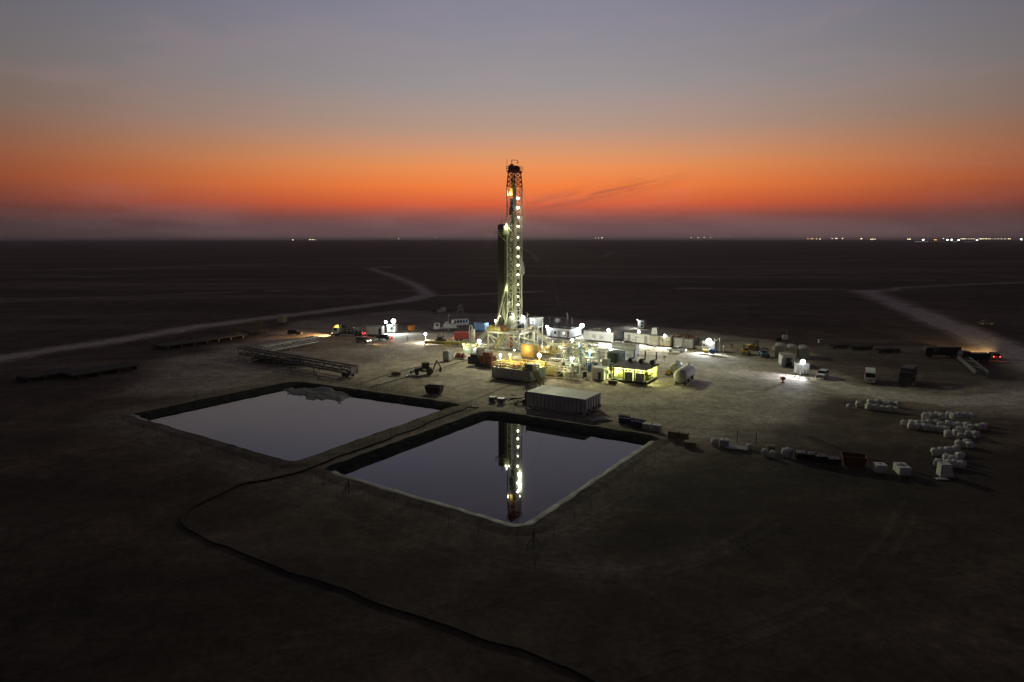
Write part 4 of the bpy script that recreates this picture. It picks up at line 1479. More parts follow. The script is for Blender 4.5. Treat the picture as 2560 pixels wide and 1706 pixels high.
# third tank with stairs to the right, and the white pipework frames
mt3 = mud_tank("olive mud tank with stairs at its right end, in the middle of the pale pipework", G(1393, 943) + V * .2, 6.6, 3.0, 2.2, OLIVE, CREAM, ((.9, .5, 2.2), (3.0, -1.0, .05), .9, CREAM), seed=3, n_ag=2)
mt4 = mud_tank("farthest mud tank, pale and cluttered, behind the olive one", G(1385, 915) + V * .5, 8.5, 3.2, 2.4, LGREY, YEL, seed=4, n_ag=3)
point_lamp(mt3, (-3, 3.6, 4.4), 420, (1, .95, .62), .2)


def process_frame(label, loc, L, W, H, mat, seed, pumps=(), trussy=True):
    rr = random.Random(seed)
    root = thing("process_skid", label, "process skid", loc, SITE, "pale pipework skids beside the mud tanks")
    m = MB()
    for x in (-L, -L / 2, 0):
        for y in (0, W):
            m.bar((x, y, 0), (x, y, H + (1.3 if x != -L / 2 else 0)), .16)
    for y in (0, W):
        m.bar((-L, y, H), (0, y, H), .16).bar((-L, y, .2), (0, y, .2), .2)
    for x in (-L, -L / 2, 0):
        m.bar((x, 0, H), (x, W, H), .16)
    m.bar((-L, 0, .3), (-L / 2, 0, H), .1).bar((-L / 2, 0, H), (0, 0, .3), .1)
    m.build("frame", mat, root)
    m = MB().box(-L, 0, 0, W, H + .08, H + .14)
    dk = m.build("deck", GREY, root)
    railing(MB(), [(-L, 0, H + .1), (0, 0, H + .1), (0, W, H + .1), (-L, W, H + .1)], 1.1, 1.3, .045, True).build("deck_railing", mat, dk)
    if trussy:
        t = MB()
        truss(t, (-L - 1.2, W * .6, H + 1.4), (1.6, W * .6, H + 1.4), .9, .9, 7, .12, .08)
        t.build("pipe_truss", mat, root)
    for k, pm in enumerate(pumps):
        x = -L + L * (k + .5) / len(pumps)
        q = MB().lathe([(.2, -.8), (.42, -.7), (.42, .3), (.25, .35), (.25, .5), (.5, .52), (.5, .8), (.2, .85)], (x, W * .45, .95), 12, "x").box(x - 1, x + 1, W * .45 - .45, W * .45 + .45, .2, .5)
        q.build("pump", pm, root, smooth=40)
        q = MB().lathe([(.4, 0), (.45, .1), (.45, 1.5), (.1, 1.75)], (x + .3, W * .6, H + .15), 12)
        q.build("filter_vessel", pm, root, smooth=40)
    m = MB()
    for k in range(6):
        x = rr.uniform(-L, 0)
        y = rr.uniform(.2, W)
        z = rr.uniform(.6, H - .3)
        m.path([(x, y, .3), (x, y, z), (x + rr.uniform(-1.6, 1.6), y, z), (x + rr.uniform(-1.6, 1.6), y + rr.uniform(-1, 1), z + .6)], .10, 8)
    m.build("process_pipe", mat, root, smooth=50)
    return root


p1 = process_frame("pale pipework skid with white truss and blue pumps beside the small grey control cabin", G(1490, 927) + V * 1.2, 7.0, 3.4, 2.6, PALE, 11, (LBLUE, BLUE, BLUE))
p2 = process_frame("pale steel pipework skid in the middle, with grey pumps under its deck", G(1449, 940), 4.8, 3.2, 2.4, WHITE, 12, (LGREY, GREY), False)
p3 = process_frame("farthest cream pipework skid with long truss, behind the yellow railings", G(1470, 908) + V * 1.0, 8.0, 3.0, 2.6, CREAM, 13, (LGREY, BLUE, GREY))
for pp, pos, w_ in ((p1, (-3, 1.4, 4.4), 420), (p2, (-2.4, 1.5, 3.9), 360), (p3, (-4, 1.5, 4.6), 420)):
    floodlight(pp, pos, .2, w_, GRN, LAMPG, face=(0, -1, -.6))
point_lamp(p2, (-2.4, -1.4, 2.0), 160, GRN, .2)
for pp, L, W in ((p1, 7.0, 3.4), (p3, 8.0, 3.0)):
    point_lamp(pp, (-L / 2, W / 2, 2.1), 160, GRN, .2)
MB().tube((.4, -.4, 0), (.4, -.4, 4.4), .22).build("vent_riser", WHITE, p1, smooth=40)

# ---- control cabin and the lit generator shed
box_unit("control_cabin", "small white control cabin with dark doors left of the lit generator shed", "cabin", 1509, 954, 2.9, 2.6, 2.9, CABIN, WHITE, doors=[("f", 1.1, .7, 1.7, DARK), ("r", 1.3, .9, 2.2, GREY)], acs=[("r", 2.2, 1.5)])
box_unit("switch_box", "tall pale green switch box standing behind the small white control cabin", "switch box", 1519, 938, 1.5, 1.4, 3.6, paint("switch_box_green", (.38, .45, .36), .5), GREY)
gs = thing("generator_shed", "flat black roofed generator shed glowing yellow green inside", "generator shed", G(1615, 961), SITE)
GL_, GW, GH = 8.4, 7.4, 3.15
m = MB().box(-GL_, 0, 0, GW, 0, .35)
m.build("floor_skid", DARK, gs)
r_ = MB().box(-GL_ - .5, .25, -.35, GW + .3, GH, GH + .22)
m2 = r_.build("roof", BLACK, gs)
m = MB().box(-GL_, -.3, GW - .12, GW, .35, GH).box(-GL_, -GL_ + .12, 1.6, GW - .12, .35, GH)
m.build("back_wall", paint("shed_lining", (.62, .64, .42), .6, dirt=.25), gs)
for x, y in ((-.1, 0), (-2.75, 0), (-5.4, 0), (-GL_ + .1, 0), (-.1, 3.6), (-.1, GW - .1)):
    MB().bar((x, y, .35), (x, y, GH), .22).build("post", OLIVE if x != -2.75 else GREY, gs)
m = MB()
for k in range(6):
    m.bar((-.1, 4.0 + k * .6, .4), (-.1, 4.0 + k * .6, GH), .08)
m.bar((-.1, 3.7, 1.6), (-.1, GW, 1.6), .1)
m.build("end_grille", OLIVE, gs)
m = MB()
for k in range(9):
    m.bar((-8 + k * .95, .5, GH - .55), (-7.4 + k * .95, .5, GH - .55), .28, .3)
m.build("cable_tray", YEL, gs)
for k in range(3):
    x = -1.45 - k * 2.65
    e = MB().box(x - .95, x + .95, -.28 if k < 2 else .5, .35 if k < 2 else 1.1, .4, 2.35 if k < 2 else 2.5)
    if k < 2:
        e.bar((x, -.30, .4), (x, -.30, 2.35), .05)
        gen = e.build("radiator_cabinet", LGREY, gs)
    m = MB().box(x - .65, x + .65, 1.5, 4.3, .4, 1.5).box(x - .4, x + .4, 1.7, 4.0, 1.5, 2.1).lathe([(.55, 4.3), (.55, 5.6)], (x, 0, 1.1), 12, "y")
    m.build("generator_engine", OLIVE, gs, smooth=40)
for k in range(3):
    x = -6.3 + k * 2.7
    m = MB().lathe([(.2, -.8), (.52, -.65), (.55, .5), (.3, .8)], (x, 6.3, GH + .85), 14, "y")
    m.path([(x, 7.1, GH + .85), (x + .2, 7.5, GH + .9), (x + .35, 7.6, GH + 1.4), (x + .35, 7.6, GH + 3.0)], .17, 10)
    m.bar((x, 6.1, GH + .2), (x, 6.1, GH + .6), .3)
    m.build("exhaust_silencer", BLACK, gs, smooth=45)
for x in (-1.4, -4.1, -6.8):
    for y in (1.2, 4.4):
        b = MB().box(x - .6, x + .6, y - .07, y + .07, GH - .12, GH - .04).build("tube_lamp", glow("shed_tube_lamp", (.95, 1, .45), 18), gs)
        point_lamp(gs, (x, y, GH - .45), 1000, YGREEN, .2)
m = MB().box(-GL_ - .3, -GL_ + .3, -.2, .0, 2.3, 3.0)
m.build("warning_light", YEL, gs)
# things at the shed
box_unit("transformer_box", "dark green transformer box behind the generator shed", "transformer", 1545, 921, 3.0, 4.6, 3.7, GREEN, GREEN, ribs=.7, skid=.3)
wl1 = box_unit("long_trailer_cabin", "long white cabin, farther of two parallel ones behind the generator shed", "trailer cabin", 1590, 889, 7.4, 2.4, 2.8, WHITE, ROOFG, group="long white cabins behind the shed")
wl2 = box_unit("long_trailer_cabin", "long white cabin with round hatch, nearer of two parallel ones behind the shed", "trailer cabin", 1583, 905, 6.6, 2.4, 2.9, WHITE, ROOFG, group="long white cabins behind the shed", windows=[("f", 1.4, 1.2, .9, .7, LGREY)])
floodlight(wl2, (-6.4, -.6, 3.1), .42, 900, (.9, 1, .92), LAMPW, face=(-.2, -1, -.2))
stand = thing("tilted_sign", "dark tilted board on a stand before the bright shed doorway", "sign board", G(1536, 950), SITE)
MB().bar((0, 0, .7), (.9, .2, 1.5), 1.0, .06).build("board", GREY, stand)
m = MB().bar((.2, .1, 0), (.2, .1, .9), .08).bar((.9, .3, 0), (.9, .3, 1.2), .08)
m.build("stand", OLIVE, stand)
cr = thing("battery_crate", "small dark crate on the ground before the generator shed", "crate", G(1532, 960), SITE)
MB().box(-.85, .85, -.5, .5, .12, .75).box(-.9, .9, -.55, -.5, .2, .3).box(-.9, .9, -.55, -.5, .55, .65).build("crate_body", DARK, cr)
MB().box(-.9, .9, -.5, -.3, 0, .12).box(-.9, .9, .3, .5, 0, .12).build("runner", WOOD, cr)


def fuel_tank(label, px, py, L, D, mat, rz, group="horizontal fuel tanks"):
    root = thing("fuel_tank", label, "fuel tank", G(px, py), rz, group)
    r = D / 2
    z = r + .45
    prof = [(.05, -L / 2 - .55), (r * .5, -L / 2 - .48), (r * .8, -L / 2 - .32), (r * .95, -L / 2 - .14), (r, -L / 2 + .05), (r, L / 2 - .05), (r * .95, L / 2 + .14), (r * .8, L / 2 + .32), (r * .5, L / 2 + .48), (.05, L / 2 + .55)]
    MB().lathe(prof, (0, 0, z), 28, "y").build("vessel", mat, root, smooth=50)
    m = MB()
    for y in (-L / 2 + .7, 0, L / 2 - .7):
        m.box(-r * .8, r * .8, y - .15, y + .15, .12, z - r * .55)
    m.box(-r * .85, -r * .6, -L / 2, L / 2, 0, .16).box(r * .6, r * .85, -L / 2, L / 2, 0, .16)
    m.build("saddle", DARK, root)
    m = MB().lathe([(.35, 0), (.35, .3), (.42, .3), (.42, .38)], (0, L / 2 - 1.1, z + r - .06), 12).lathe([(.12, 0), (.12, .4)], (0, -.4, z + r - .04), 8)
    m.bar((.3, -.2, z + r - .1), (.3, L / 2 - .6, z + r + .25), .06)
    m.build("manhole", mat, root, smooth=40)
    return root


fuel_tank("large pale horizontal fuel tank in shade right of the generator shed", 1711, 954, 8.6, 3.0, TANKG, R(-27))
ft2 = fuel_tank("pale green lit fuel tank standing behind the large one", 1690, 934, 4.2, 2.3, PALE, R(-27))
pb = thing("pump_box", "small yellow pump box between the shed and the fuel tanks", "pump", G(1670, 938), SITE)
MB().box(-.5, .5, -.4, .4, .25, 1.1).lathe([(.25, 0), (.25, .4)], (0, 0, 1.1), 10).build("pump_housing", YEL, pb)
MB().box(-.6, .6, -.5, -.3, 0, .25).box(-.6, .6, .3, .5, 0, .25).build("runner", DARK, pb)
sg = thing("sign_post", "small bright square sign on a thin post behind the shed", "sign", G(1661, 905), SITE)
MB().tube((0, 0, 0), (0, 0, 1.3), .05).build("post", GREY, sg)
MB().bar((-.35, -.05, 1.35), (.35, -.05, 1.35), .05, .6).build("board", WHITE, sg)

# ---- left of the rig: separator, pumps, rusty machine
sep = thing("gas_separator", "tall pale vertical vessel with gooseneck pipe left of the drill floor", "gas separator", G(1182.5, 864), SITE)
MB().lathe([(.15, .5), (.5, .7), (.68, 1.0), (.68, 4.6), (.5, 4.95), (.12, 5.1)], (0, 0, 0), 16).build("vessel", PALE, sep, smooth=50)
MB().path([(-.3, 0, 4.9), (-.3, 0, 5.7), (-.7, 0, 6.2), (-1.2, 0, 5.9), (-1.3, 0, 5.2), (-1.3, 0, .2)], .13, 8).build("gooseneck_pipe", PALE, sep, smooth=50)
for x, y in ((-.5, -.5), (.5, -.5), (.5, .5), (-.5, .5)):
    MB().bar((x, y, 0), (x, y, 1.1), .12).build("leg", GREY, sep)


def shaker(label, px, py, seed, rail=YEL):
    root = thing("shale_shaker", label, "shale shaker", G(px, py), SITE, "shakers on skids left of the rig")
    MB().box(-3.0, 0, 0, 2.4, .2, 1.5).box(-3.1, .1, -.1, 2.5, 0, .2).build("tank_base", LGREY, root)
    for k in range(2):
        x = -2.2 + k * 1.5
        m = MB().bar((x, .2, 1.7), (x, 2.2, 2.0), 1.1, .3)
        m.build("screen_basket", PALE, root)
        MB().lathe([(.25, -.5), (.25, .5)], (x, 1.2, 2.45), 10, "x").build("vibrator_motor", WHITE, root, smooth=40)
    railing(MB(), [(-3, 0, 1.5), (0, 0, 1.5), (0, 2.4, 1.5)], 1.1, 1.0, .04).build("railing", rail, root)
    return root


s1 = shaker("left shale shaker skid with yellow railing beside the tall separator", 1180, 885, 1)
s2 = shaker("right shale shaker skid tucked against the front stairway", 1212, 886, 2)
lp = thing("light_pole", "bright floodlight on a post between separator and drill floor", "light pole", G(1198, 882), 0)
MB().tube((0, 0, 0), (0, 0, 3.6), .06).build("pole", LGREY, lp, smooth=40)
floodlight(lp, (0, -.1, ZAT(G(1198, 882).y, 853)), .62, 1700, (.9, 1, .92), LAMPW, face=(0, -1, -.25))
light_pole("small yellowish lamp on a thin pole at the left shaker railing", 1159, 884, 861, .22, 320, GRN, LAMPG)
rb = thing("mud_pump", "rusty brown mud pump with dark engine beside the mud tank", "mud pump", G(1228, 921), SITE)
MB().box(-5.0, 0, 0, 2.6, 0, .35).build("skid", DARK, rb)
m = MB().box(-3.9, -.1, .3, 2.3, .35, 2.9).box(-2.9, -.8, .5, 2.0, 2.9, 3.7).box(-1.1, 0, -.15, 2.5, .35, 2.2).lathe([(.6, -.3), (.75, -.25), (.75, .25), (.6, .3)], (-2.3, .1, 1.3), 14, "y")
m.build("pump_body", RUST, rb, smooth=35)
m = MB().box(-7.4, -4.1, .3, 2.2, .35, 2.2).box(-6.8, -4.6, .6, 1.9, 2.2, 2.9).tube((-5.0, 1.2, 2.9), (-5.0, 1.2, 4.0), .14)
m.build("engine", BLACK, rb, smooth=35)
MB().path([(-4.4, -.2, .6), (-3.4, -.3, 1.0), (-2, -.3, .8), (.4, -.3, 1.0), (.6, 1.2, 2.6)], .14, 8).build("suction_hose", DARK, rb, smooth=50)
gc = box_unit("electrical_cabinet", "grey doored electrical cabinet standing alone left of the shakers", "cabinet", 1122, 904, 2.0, 2.2, 2.6, LGREY, PALE, doors=[("f", .5, .9, 2.1, LGREY), ("f", 1.5, .9, 2.1, LGREY)], skid=.2)
m = MB().bar((-1.2, .6, 2.7), (-1.2, .6, 3.2), .2).bar((-.5, 1.4, 2.7), (-.3, 1.4, 3.3), .2).box(-1.8, -1.3, 1.2, 1.8, 2.7, 2.95)
m.build("roof_fitting", LGREY, gc)
rp = thing("pump_trailer", "red and white pump unit on the ground right of the grey cabinet", "pump unit", G(1152, 897), SITE)
MB().box(-1.6, 1.3, -.5, .6, .3, .95).box(-1.2, 0, -.4, .5, .95, 1.5).lathe([(.3, -.4), (.3, .4)], (.8, 0, 1.2), 10, "x").build("pump_body", RED, rp)
MB().box(-2.2, 1.8, -.9, .9, .05, .3).build("skid", PALE, rp)

# ---- catwalk / pipe table left of the rig
cw = thing("pipe_catwalk", "long yellow-green lit pipe catwalk on trestle legs left of the rig", "catwalk", G(1060, 862), R(-18))
MB().box(0, 15.0, -.2, 2.4, 1.0, 1.25).build("table_top", OLIVE, cw)
MB().box(.2, 14.8, .1, .3, .35, 1.0).build("side_girder", OLIVE, cw)
for x in (.4, 5.4, 6.9, 11.8):
    m = MB().bar((x, -.25, 0), (x, -.25, 1.0), .2).bar((x + 1.9, -.25, 0), (x + 1.9, -.25, 1.0), .18).bar((x, -.25, .15), (x + 1.9, -.25, .85), .1).bar((x + 1.9, -.25, .15), (x, -.25, .85), .1).bar((x, -.25, .95), (x + 1.9, -.25, .95), .12)
    m.build("trestle_leg", YEL, cw)
m = MB().box(3.4, 6.6, .9, 2.0, 1.25, 1.7).box(4.0, 5.6, 1.0, 1.9, 1.7, 2.3)
for q in range(5):
    m.bar((3.9 + q * .5, 1.5, 2.2), (3.9 + q * .5, 1.5, 2.9 + .7 * (q % 3 == 1)), .16)
ce = tag(m.build("hydraulic_unit", DARK), "dark hydraulic unit with upright stacks on the yellow-green catwalk", "hydraulic unit")
ce.location, ce.rotation_euler = cw.location, (0, 0, R(-18))
railing(MB(), [(6.0, 2.3, 1.25), (9.0, 2.3, 1.25)], .8, 1.2, .05).build("catwalk_railing", YEL, cw)
light_pole("bright lamp on a pole behind the left end of the yellow-green catwalk", 1064, 856, 835, .52, 3000, (1, 1, .86), LAMPW)

# ---- the tangle of pipework, walkways and small vessels between the mud tanks and the sheds
p4 = process_frame("olive walkway frame with yellow railings just right of the yellow lit shack", G(1378, 912), 5.5, 2.6, 2.9, YEL, 21, (GREY, OLIVE), False)
p5 = process_frame("low cream pipe skid in front of the white pipework, by the olive stairs", G(1432, 950), 4.6, 2.0, 1.7, CREAM, 22, (DARK, LGREY), False)
p6 = process_frame("pale frame with long pipe truss behind the small grey pumps", G(1424, 915), 6.0, 2.8, 2.8, CREAM, 23, (LGREY, LBLUE))
for pp, pos, w_ in ((p4, (-2.6, 1.2, 4.2), 260), (p5, (-2.2, -1.0, 2.4), 130), (p6, (-3, 1.3, 4.6), 300)):
    point_lamp(pp, pos, w_, (1, .95, .60), .2)
rr = random.Random(5)
for k in range(7):
    x0, y0 = 1372 + k * 21 + rr.uniform(-6, 6), rr.uniform(906, 938)
    o = thing("pipe_riser", ["pale bent pipe by the yellow shack, leftmost of the risers", "pale bent pipe by the olive tank stairs", "tall pale bent pipe between two walkway frames", "pale bent pipe at the grey pumps", "pale bent pipe by the white pipework's left leg",
                             "pale bent pipe by the blue pumps", "pale bent pipe next to the control cabin, rightmost of the risers"][k], "pipe", G(x0, y0), SITE, "bent pipes in the tangle right of the rig")
    h_ = rr.uniform(1.8, 3.8)
    l_ = rr.uniform(1.5, 3.5)
    MB().path([(0, 0, 0), (0, 0, h_ - .4), (.12, 0, h_ - .1), (.45, 0, h_), (l_, rr.uniform(-.6, .6), h_), (l_ + .3, 0, h_ - .3), (l_ + .35, 0, .3)], .13, 8).build("pipe_body", rr.choice([PALE, CREAM, LGREY]), o, smooth=50)
    MB().lathe([(.22, 0), (.22, .08)], (0, 0, .0), 10).lathe([(.22, 0), (.22, .08)], (0, 0, 1.1), 10).build("flange", DARK, o)
for k, (px, py, h_, r_, mt, lab) in enumerate(((1402, 920, 2.4, .5, LGREY, "small upright grey vessel between olive tank and pipework"), (1418, 934, 1.9, .45, WHITE, "small upright white vessel at the foot of the stairs"),
                                              (1462, 946, 1.6, .5, DARK, "small dark vessel before the white pipework"), (1474, 933, 2.2, .45, BLUE, "small upright blue vessel left of the control cabin"))):
    o = thing("pressure_vessel", lab, "vessel", G(px, py), SITE, "small vessels in the pipework")
    MB().lathe([(.1, .3), (r_ * .8, .38), (r_, .6), (r_, h_ - .3), (r_ * .8, h_ - .08), (.1, h_)], n=14).build("vessel_body", mt, o, smooth=50)
    for a in (0, 2.1, 4.2):
        MB().bar((math.cos(a) * r_ * .8, math.sin(a) * r_ * .8, 0), (math.cos(a) * r_ * .8, math.sin(a) * r_ * .8, .6), .09).build("leg", DARK, o)


# ================================================================== vehicles (x forward)
def wheel(parent, x, y, r, w, rimmat=LGREY):
    m = MB().lathe([(r * .6, -w / 2), (r * .96, -w / 2), (r, -w * .35), (r, w * .35), (r * .96, w / 2), (r * .6, w / 2)], (x, y, r), 16, "y")
    t = m.build("wheel", RUBBER, parent, smooth=40)
    MB().lathe([(r * .58, -w * .52), (r * .58, w * .52)], (x, y, r), 12, "y").build("rim", rimmat, t)
    return t


def lights_on(root, x, ys, z, mat, name, s=.13, d=.04):
    for y in ys:
        MB().lathe([(s, 0), (s * .8, d)], (x, y, z), 10, "x").build(name, mat, root)


def car(kind, name, label, cat, px, py, rz, paintm, group=None, head=False, tail=False):
    root = thing(name, label, cat, G(px, py), R(rz), group)
    W = 1.85
    if kind == "pickup":
        prof = [(-2.6, .5), (-2.6, 1.0), (-.75, 1.02), (-.7, 1.1), (-.45, 1.74), (.75, 1.76), (1.35, 1.14), (2.45, 1.0), (2.62, .8), (2.62, .45)]
        wx = (-1.55, 1.6)
        bed = (-2.55, -.85)
        win = [(-.45, .1), (.18, .98)]
    elif kind == "suv":
        prof = [(-2.35, .5), (-2.38, 1.05), (-2.25, 1.1), (-2.05, 1.72), (-.2, 1.80), (.75, 1.74), (1.3, 1.14), (2.25, 1.0), (2.42, .8), (2.42, .45)]
        wx = (-1.45, 1.45)
        bed = None
        win = [(-1.95, -1.0), (-.9, .1), (.18, .98)]
    else:                                   # minibus
        W = 2.1
        prof = [(-3.4, .5), (-3.45, 1.3), (-3.3, 2.45), (-3.0, 2.62), (2.7, 2.62), (3.05, 2.4), (3.4, 1.35), (3.5, 1.1), (3.5, .45)]
        wx = (-2.1, 2.2)
        bed = None
        win = [(-3.1 + k * 1.12, -2.15 + k * 1.12) for k in range(5)]
    m = MB().prism(prof, -W / 2, W / 2, top=(1.2 if kind != "bus" else 1.6, .84 if kind != "bus" else .93))
    m.build("body", paintm, root, smooth=35)
    top = max(p[1] for p in prof)
    belt = 1.1 if kind != "bus" else 1.35
    for a, b in win:
        for s_ in (-1, 1):
            k = .84 if kind != "bus" else .93
            y0, y1 = W / 2 * .985 * s_, W / 2 * (k + .02) * s_
            z1 = top - .14 if kind != "bus" else 2.35
            mm = MB()
            q = [(a, y0, belt + .06), (b + (.2 if b > .9 and kind != "bus" else 0), y0, belt + .06), (b - .12, y1, z1), (a + .08, y1, z1)]
            t_ = Vector((0, .03 * s_, 0))
            mm.add(q + [tuple(Vector(v) + t_) for v in q], [(0, 1, 2, 3), (4, 5, 6, 7), (0, 1, 5, 4), (1, 2, 6, 5), (2, 3, 7, 6), (3, 0, 4, 7)])
            mm.build("side_window", GLASS, root)
    if kind == "bus":
        fx = [(3.37, 1.42), (3.08, 2.36)]
        bx = [(-3.45, 1.5), (-3.33, 2.3)]
    else:
        fx = [(1.30, 1.2), (.79, 1.70)]
        bx = [(-.72, 1.16), (-.5, 1.66)] if kind == "pickup" else [(-2.27, 1.16), (-2.09, 1.66)]
    for nm, ((xa, za), (xb, zb)), sgn in (("windscreen", fx, 1), ("rear_window", bx, -1)):
        k1, k2 = (.90, .80) if kind != "bus" else (.94, .88)
        q = [(xa, -W / 2 * k1, za), (xa, W / 2 * k1, za), (xb, W / 2 * k2, zb), (xb, -W / 2 * k2, zb)]
        t_ = Vector((.035 * sgn, 0, .02))
        mm = MB().add([tuple(Vector(v) + t_) for v in q] + q, [(0, 1, 2, 3), (4, 5, 6, 7), (0, 1, 5, 4), (1, 2, 6, 5), (2, 3, 7, 6), (3, 0, 4, 7)])
        mm.build(nm, GLASS, root)
    if bed:
        MB().box(bed[0], bed[1], -W / 2 + .12, W / 2 - .12, 1.0, 1.035).build("load_bed", BLACK, root)
        mm = MB()
        for s_ in (-1, 1):
            mm.box(bed[0] - .02, bed[1] + .1, s_ * (W / 2 - .10) - .05, s_ * (W / 2 - .10) + .05, .95, 1.16)
        mm.box(bed[0] - .07, bed[0] + .03, -W / 2 + .06, W / 2 - .06, .8, 1.16)
        mm.build("bed_side", paintm, root)
    fxm = max(p[0] for p in prof)
    bxm = min(p[0] for p in prof)
    MB().box(fxm - .05, fxm + .06, -W / 2 + .1, W / 2 - .1, .38, .62).build("front_bumper", DARK if kind != "bus" else paintm, root)
    MB().box(fxm - .03, fxm + .035, -.5, .5, .68, .9).build("grille", BLACK, root)
    MB().box(bxm - .08, bxm + .05, -W / 2 + .1, W / 2 - .1, .4, .6).build("rear_bumper", DARK, root)
    for x in wx:
        for s_ in (-1, 1):
            wheel(root, x, s_ * (W / 2 - .12), .38 if kind != "bus" else .42, .26)
    lights_on(root, fxm - .02, (-W / 2 + .28, W / 2 - .28), .82, LAMPH if head else CHROME, "headlight", .15 if head else .11, .07)
    lights_on(root, bxm - .05, (-W / 2 + .2, W / 2 - .2), .9, LAMPR if tail else RED, "tail_light", .12 if tail else .1, .06)
    if head:
        for s_ in (-1, 1):
            point_lamp(root, (fxm + .2, s_ * .6, .85), head, (1, .66, .30), .06, spot=50, aim=(1, 0, -.12))
    if tail:
        point_lamp(root, (bxm - .4, 0, .8), tail, (1, .05, .03), .1)
    return root


car("pickup", "pickup_truck", "white double cab pickup parked side on before the grey netted containers", "pickup truck", 1692, 881.5, 150, WHITE)
car("suv", "parked_car", "grey estate car with glowing headlights left of the office trucks", "car", 908, 857, -30, GREY, head=900)
car("pickup", "pickup_truck", "dark pickup with glowing red tail lights parked by the bright lamp unit", "pickup truck", 962, 850, 152, BLACK, tail=70)
car("suv", "parked_car", "white off-road car facing the camera right of the lamp-lit cabin", "car", 2056, 944, -128, WHITE)
car("bus", "minibus", "white minibus facing the camera alone on the dark track", "minibus", 2174, 953, -117, WHITE)
car("bus", "minibus", "white minibus with row of side windows beside the blue container", "minibus", 1148, 816, 200, WHITE)
_h = G(2380, 852) - G(2483, 897)
HEADING = math.degrees(math.atan2(_h.y, _h.x))
car("suv", "parked_car", "dark car with one red tail light driving along the dirt road", "car", 2483, 897, HEADING, DARK, head=60000, tail=12)
car("pickup", "pickup_truck", "black pickup standing in the desert beyond the road", "pickup truck", 2465, 812, 170, BLACK)
car("suv", "parked_car", "black car with a raised box behind it beside the beige hut", "car", 738, 838, -12, BLACK)


def truck(name, label, cat, px, py, rz, cabm, L=8.6, load=None, beacon=False, rack=False, tail=False):
    root = thing(name, label, cat, G(px, py), R(rz))
    W = 2.4
    c = MB().prism([(L / 2 - 2.1, .9), (L / 2 - 2.1, 2.8), (L / 2 - .35, 2.85), (L / 2, 1.9), (L / 2 + .05, .7), (L / 2 - .6, .7)], -W / 2, W / 2, top=(2.0, .94))
    c.build("cab", cabm, root, smooth=30)
    MB().prism([(L / 2 - .30, 2.72), (L / 2 + .03, 1.95), (L / 2 + .08, 1.95), (L / 2 - .25, 2.72)], -W / 2 + .2, W / 2 - .2).build("windscreen", GLASS, root)
    for s_ in (-1, 1):
        MB().box(L / 2 - 1.6, L / 2 - .6, s_ * W / 2 * .985 - .03, s_ * W / 2 * .985 + .03, 1.8, 2.6).build("side_window", GLASS, root)
    MB().box(-L / 2, L / 2 - .5, -.55, .55, .65, .95).build("chassis", DARK, root)
    MB().box(-L / 2, L / 2 - 2.3, -W / 2, W / 2, .98, 1.2).build("flat_bed", load[1] if load else DARK, root)
    for x in (L / 2 - 1.2, -L / 2 + 1.1, -L / 2 + 2.4):
        for s_ in (-1, 1):
            wheel(root, x, s_ * (W / 2 - .16), .5, .3, DARK)
    MB().box(L / 2 - .1, L / 2 + .15, -W / 2, W / 2, .45, .75).build("bumper", DARK, root)
    if load:
        b = MB()
        for bx in load[0]:
            b.box(*bx)
        b.build("deck_equipment", load[1], root)
    if rack:
        m = MB()
        railing(m, [(-L / 2 + .1, -W / 2 + .1, 1.2), (L / 2 - 2.5, -W / 2 + .1, 1.2)], 1.5, 1.4, .05)
        railing(m, [(-L / 2 + .1, W / 2 - .1, 1.2), (L / 2 - 2.5, W / 2 - .1, 1.2)], 1.5, 1.4, .05)
        m.build("side_rack", LGREY, root)
    if beacon:
        MB().box(L / 2 - 1.4, L / 2 - .9, -W / 2 + .2, W / 2 - .2, 2.85, 2.95).build("beacon_bar", DARK, root)
        for s_ in (-1, 1):
            MB().lathe([(.24, 0), (.24, .3), (.12, .42)], (L / 2 - 1.15, s_ * .7, 2.95), 10).build("amber_beacon", LAMPA, root)
        point_lamp(root, (L / 2 - 1.1, 0, 3.6), 160, (1, .45, .08), .1)
        for s_ in (-1, 1):
            MB().lathe([(.13, 0), (.1, .06)], (L / 2 + .12, s_ * .9, .95), 10, "x").build("headlight", LAMPH, root)
            point_lamp(root, (L / 2 + .4, s_ * .9, 1.0), 15000, (1, .58, .26), .06, spot=80, aim=(1, 0, -.12))
    if tail:
        for s_ in (-1, 1):
            MB().lathe([(.16, 0), (.14, -.06)], (-L / 2 - .02, s_ * .95, .9), 10, "x").build("tail_light", LAMPR, root)
        point_lamp(root, (-L / 2 - .6, 0, .8), 50, (1, .1, .05), .1)
    return root


truck("winch_truck", "dark winch truck with amber roof beacons lighting the dirt before it", "truck", 872, 840, 172, WHITE, 10.5,
      ([(-1.6, .6, -.9, .9, 1.2, 2.9), (1.0, 2.2, -1.0, .2, 1.2, 3.6), (-4.6, -2.2, -.9, .9, 1.2, 2.0)], DARK), beacon=True, rack=True, tail=True)
truck("flatbed_truck", "pale grey flatbed truck with round hose reel next to the white minibus", "truck", 1115, 827, 188, LGREY, 8.6,
      ([(-3.6, 1.0, -1.0, 1.0, 1.2, 2.4), (-1.0, .4, -.8, .8, 2.4, 3.2)], LGREY))
truck("red_tanker", "red truck with bright red tail lamp half hidden behind the tall separator", "truck", 1163, 853, 5, RED, 7.4,
      ([(-3.4, 1.2, -1.1, 1.1, 1.2, 3.0)], RED), tail=True)
truck("box_truck", "black fronted box truck with pale roof at the right of the track", "truck", 2268, 956, -128, BLACK, 8.0,
      ([(-3.9, 1.7, -1.25, 1.25, 1.2, 3.5)], DARK))
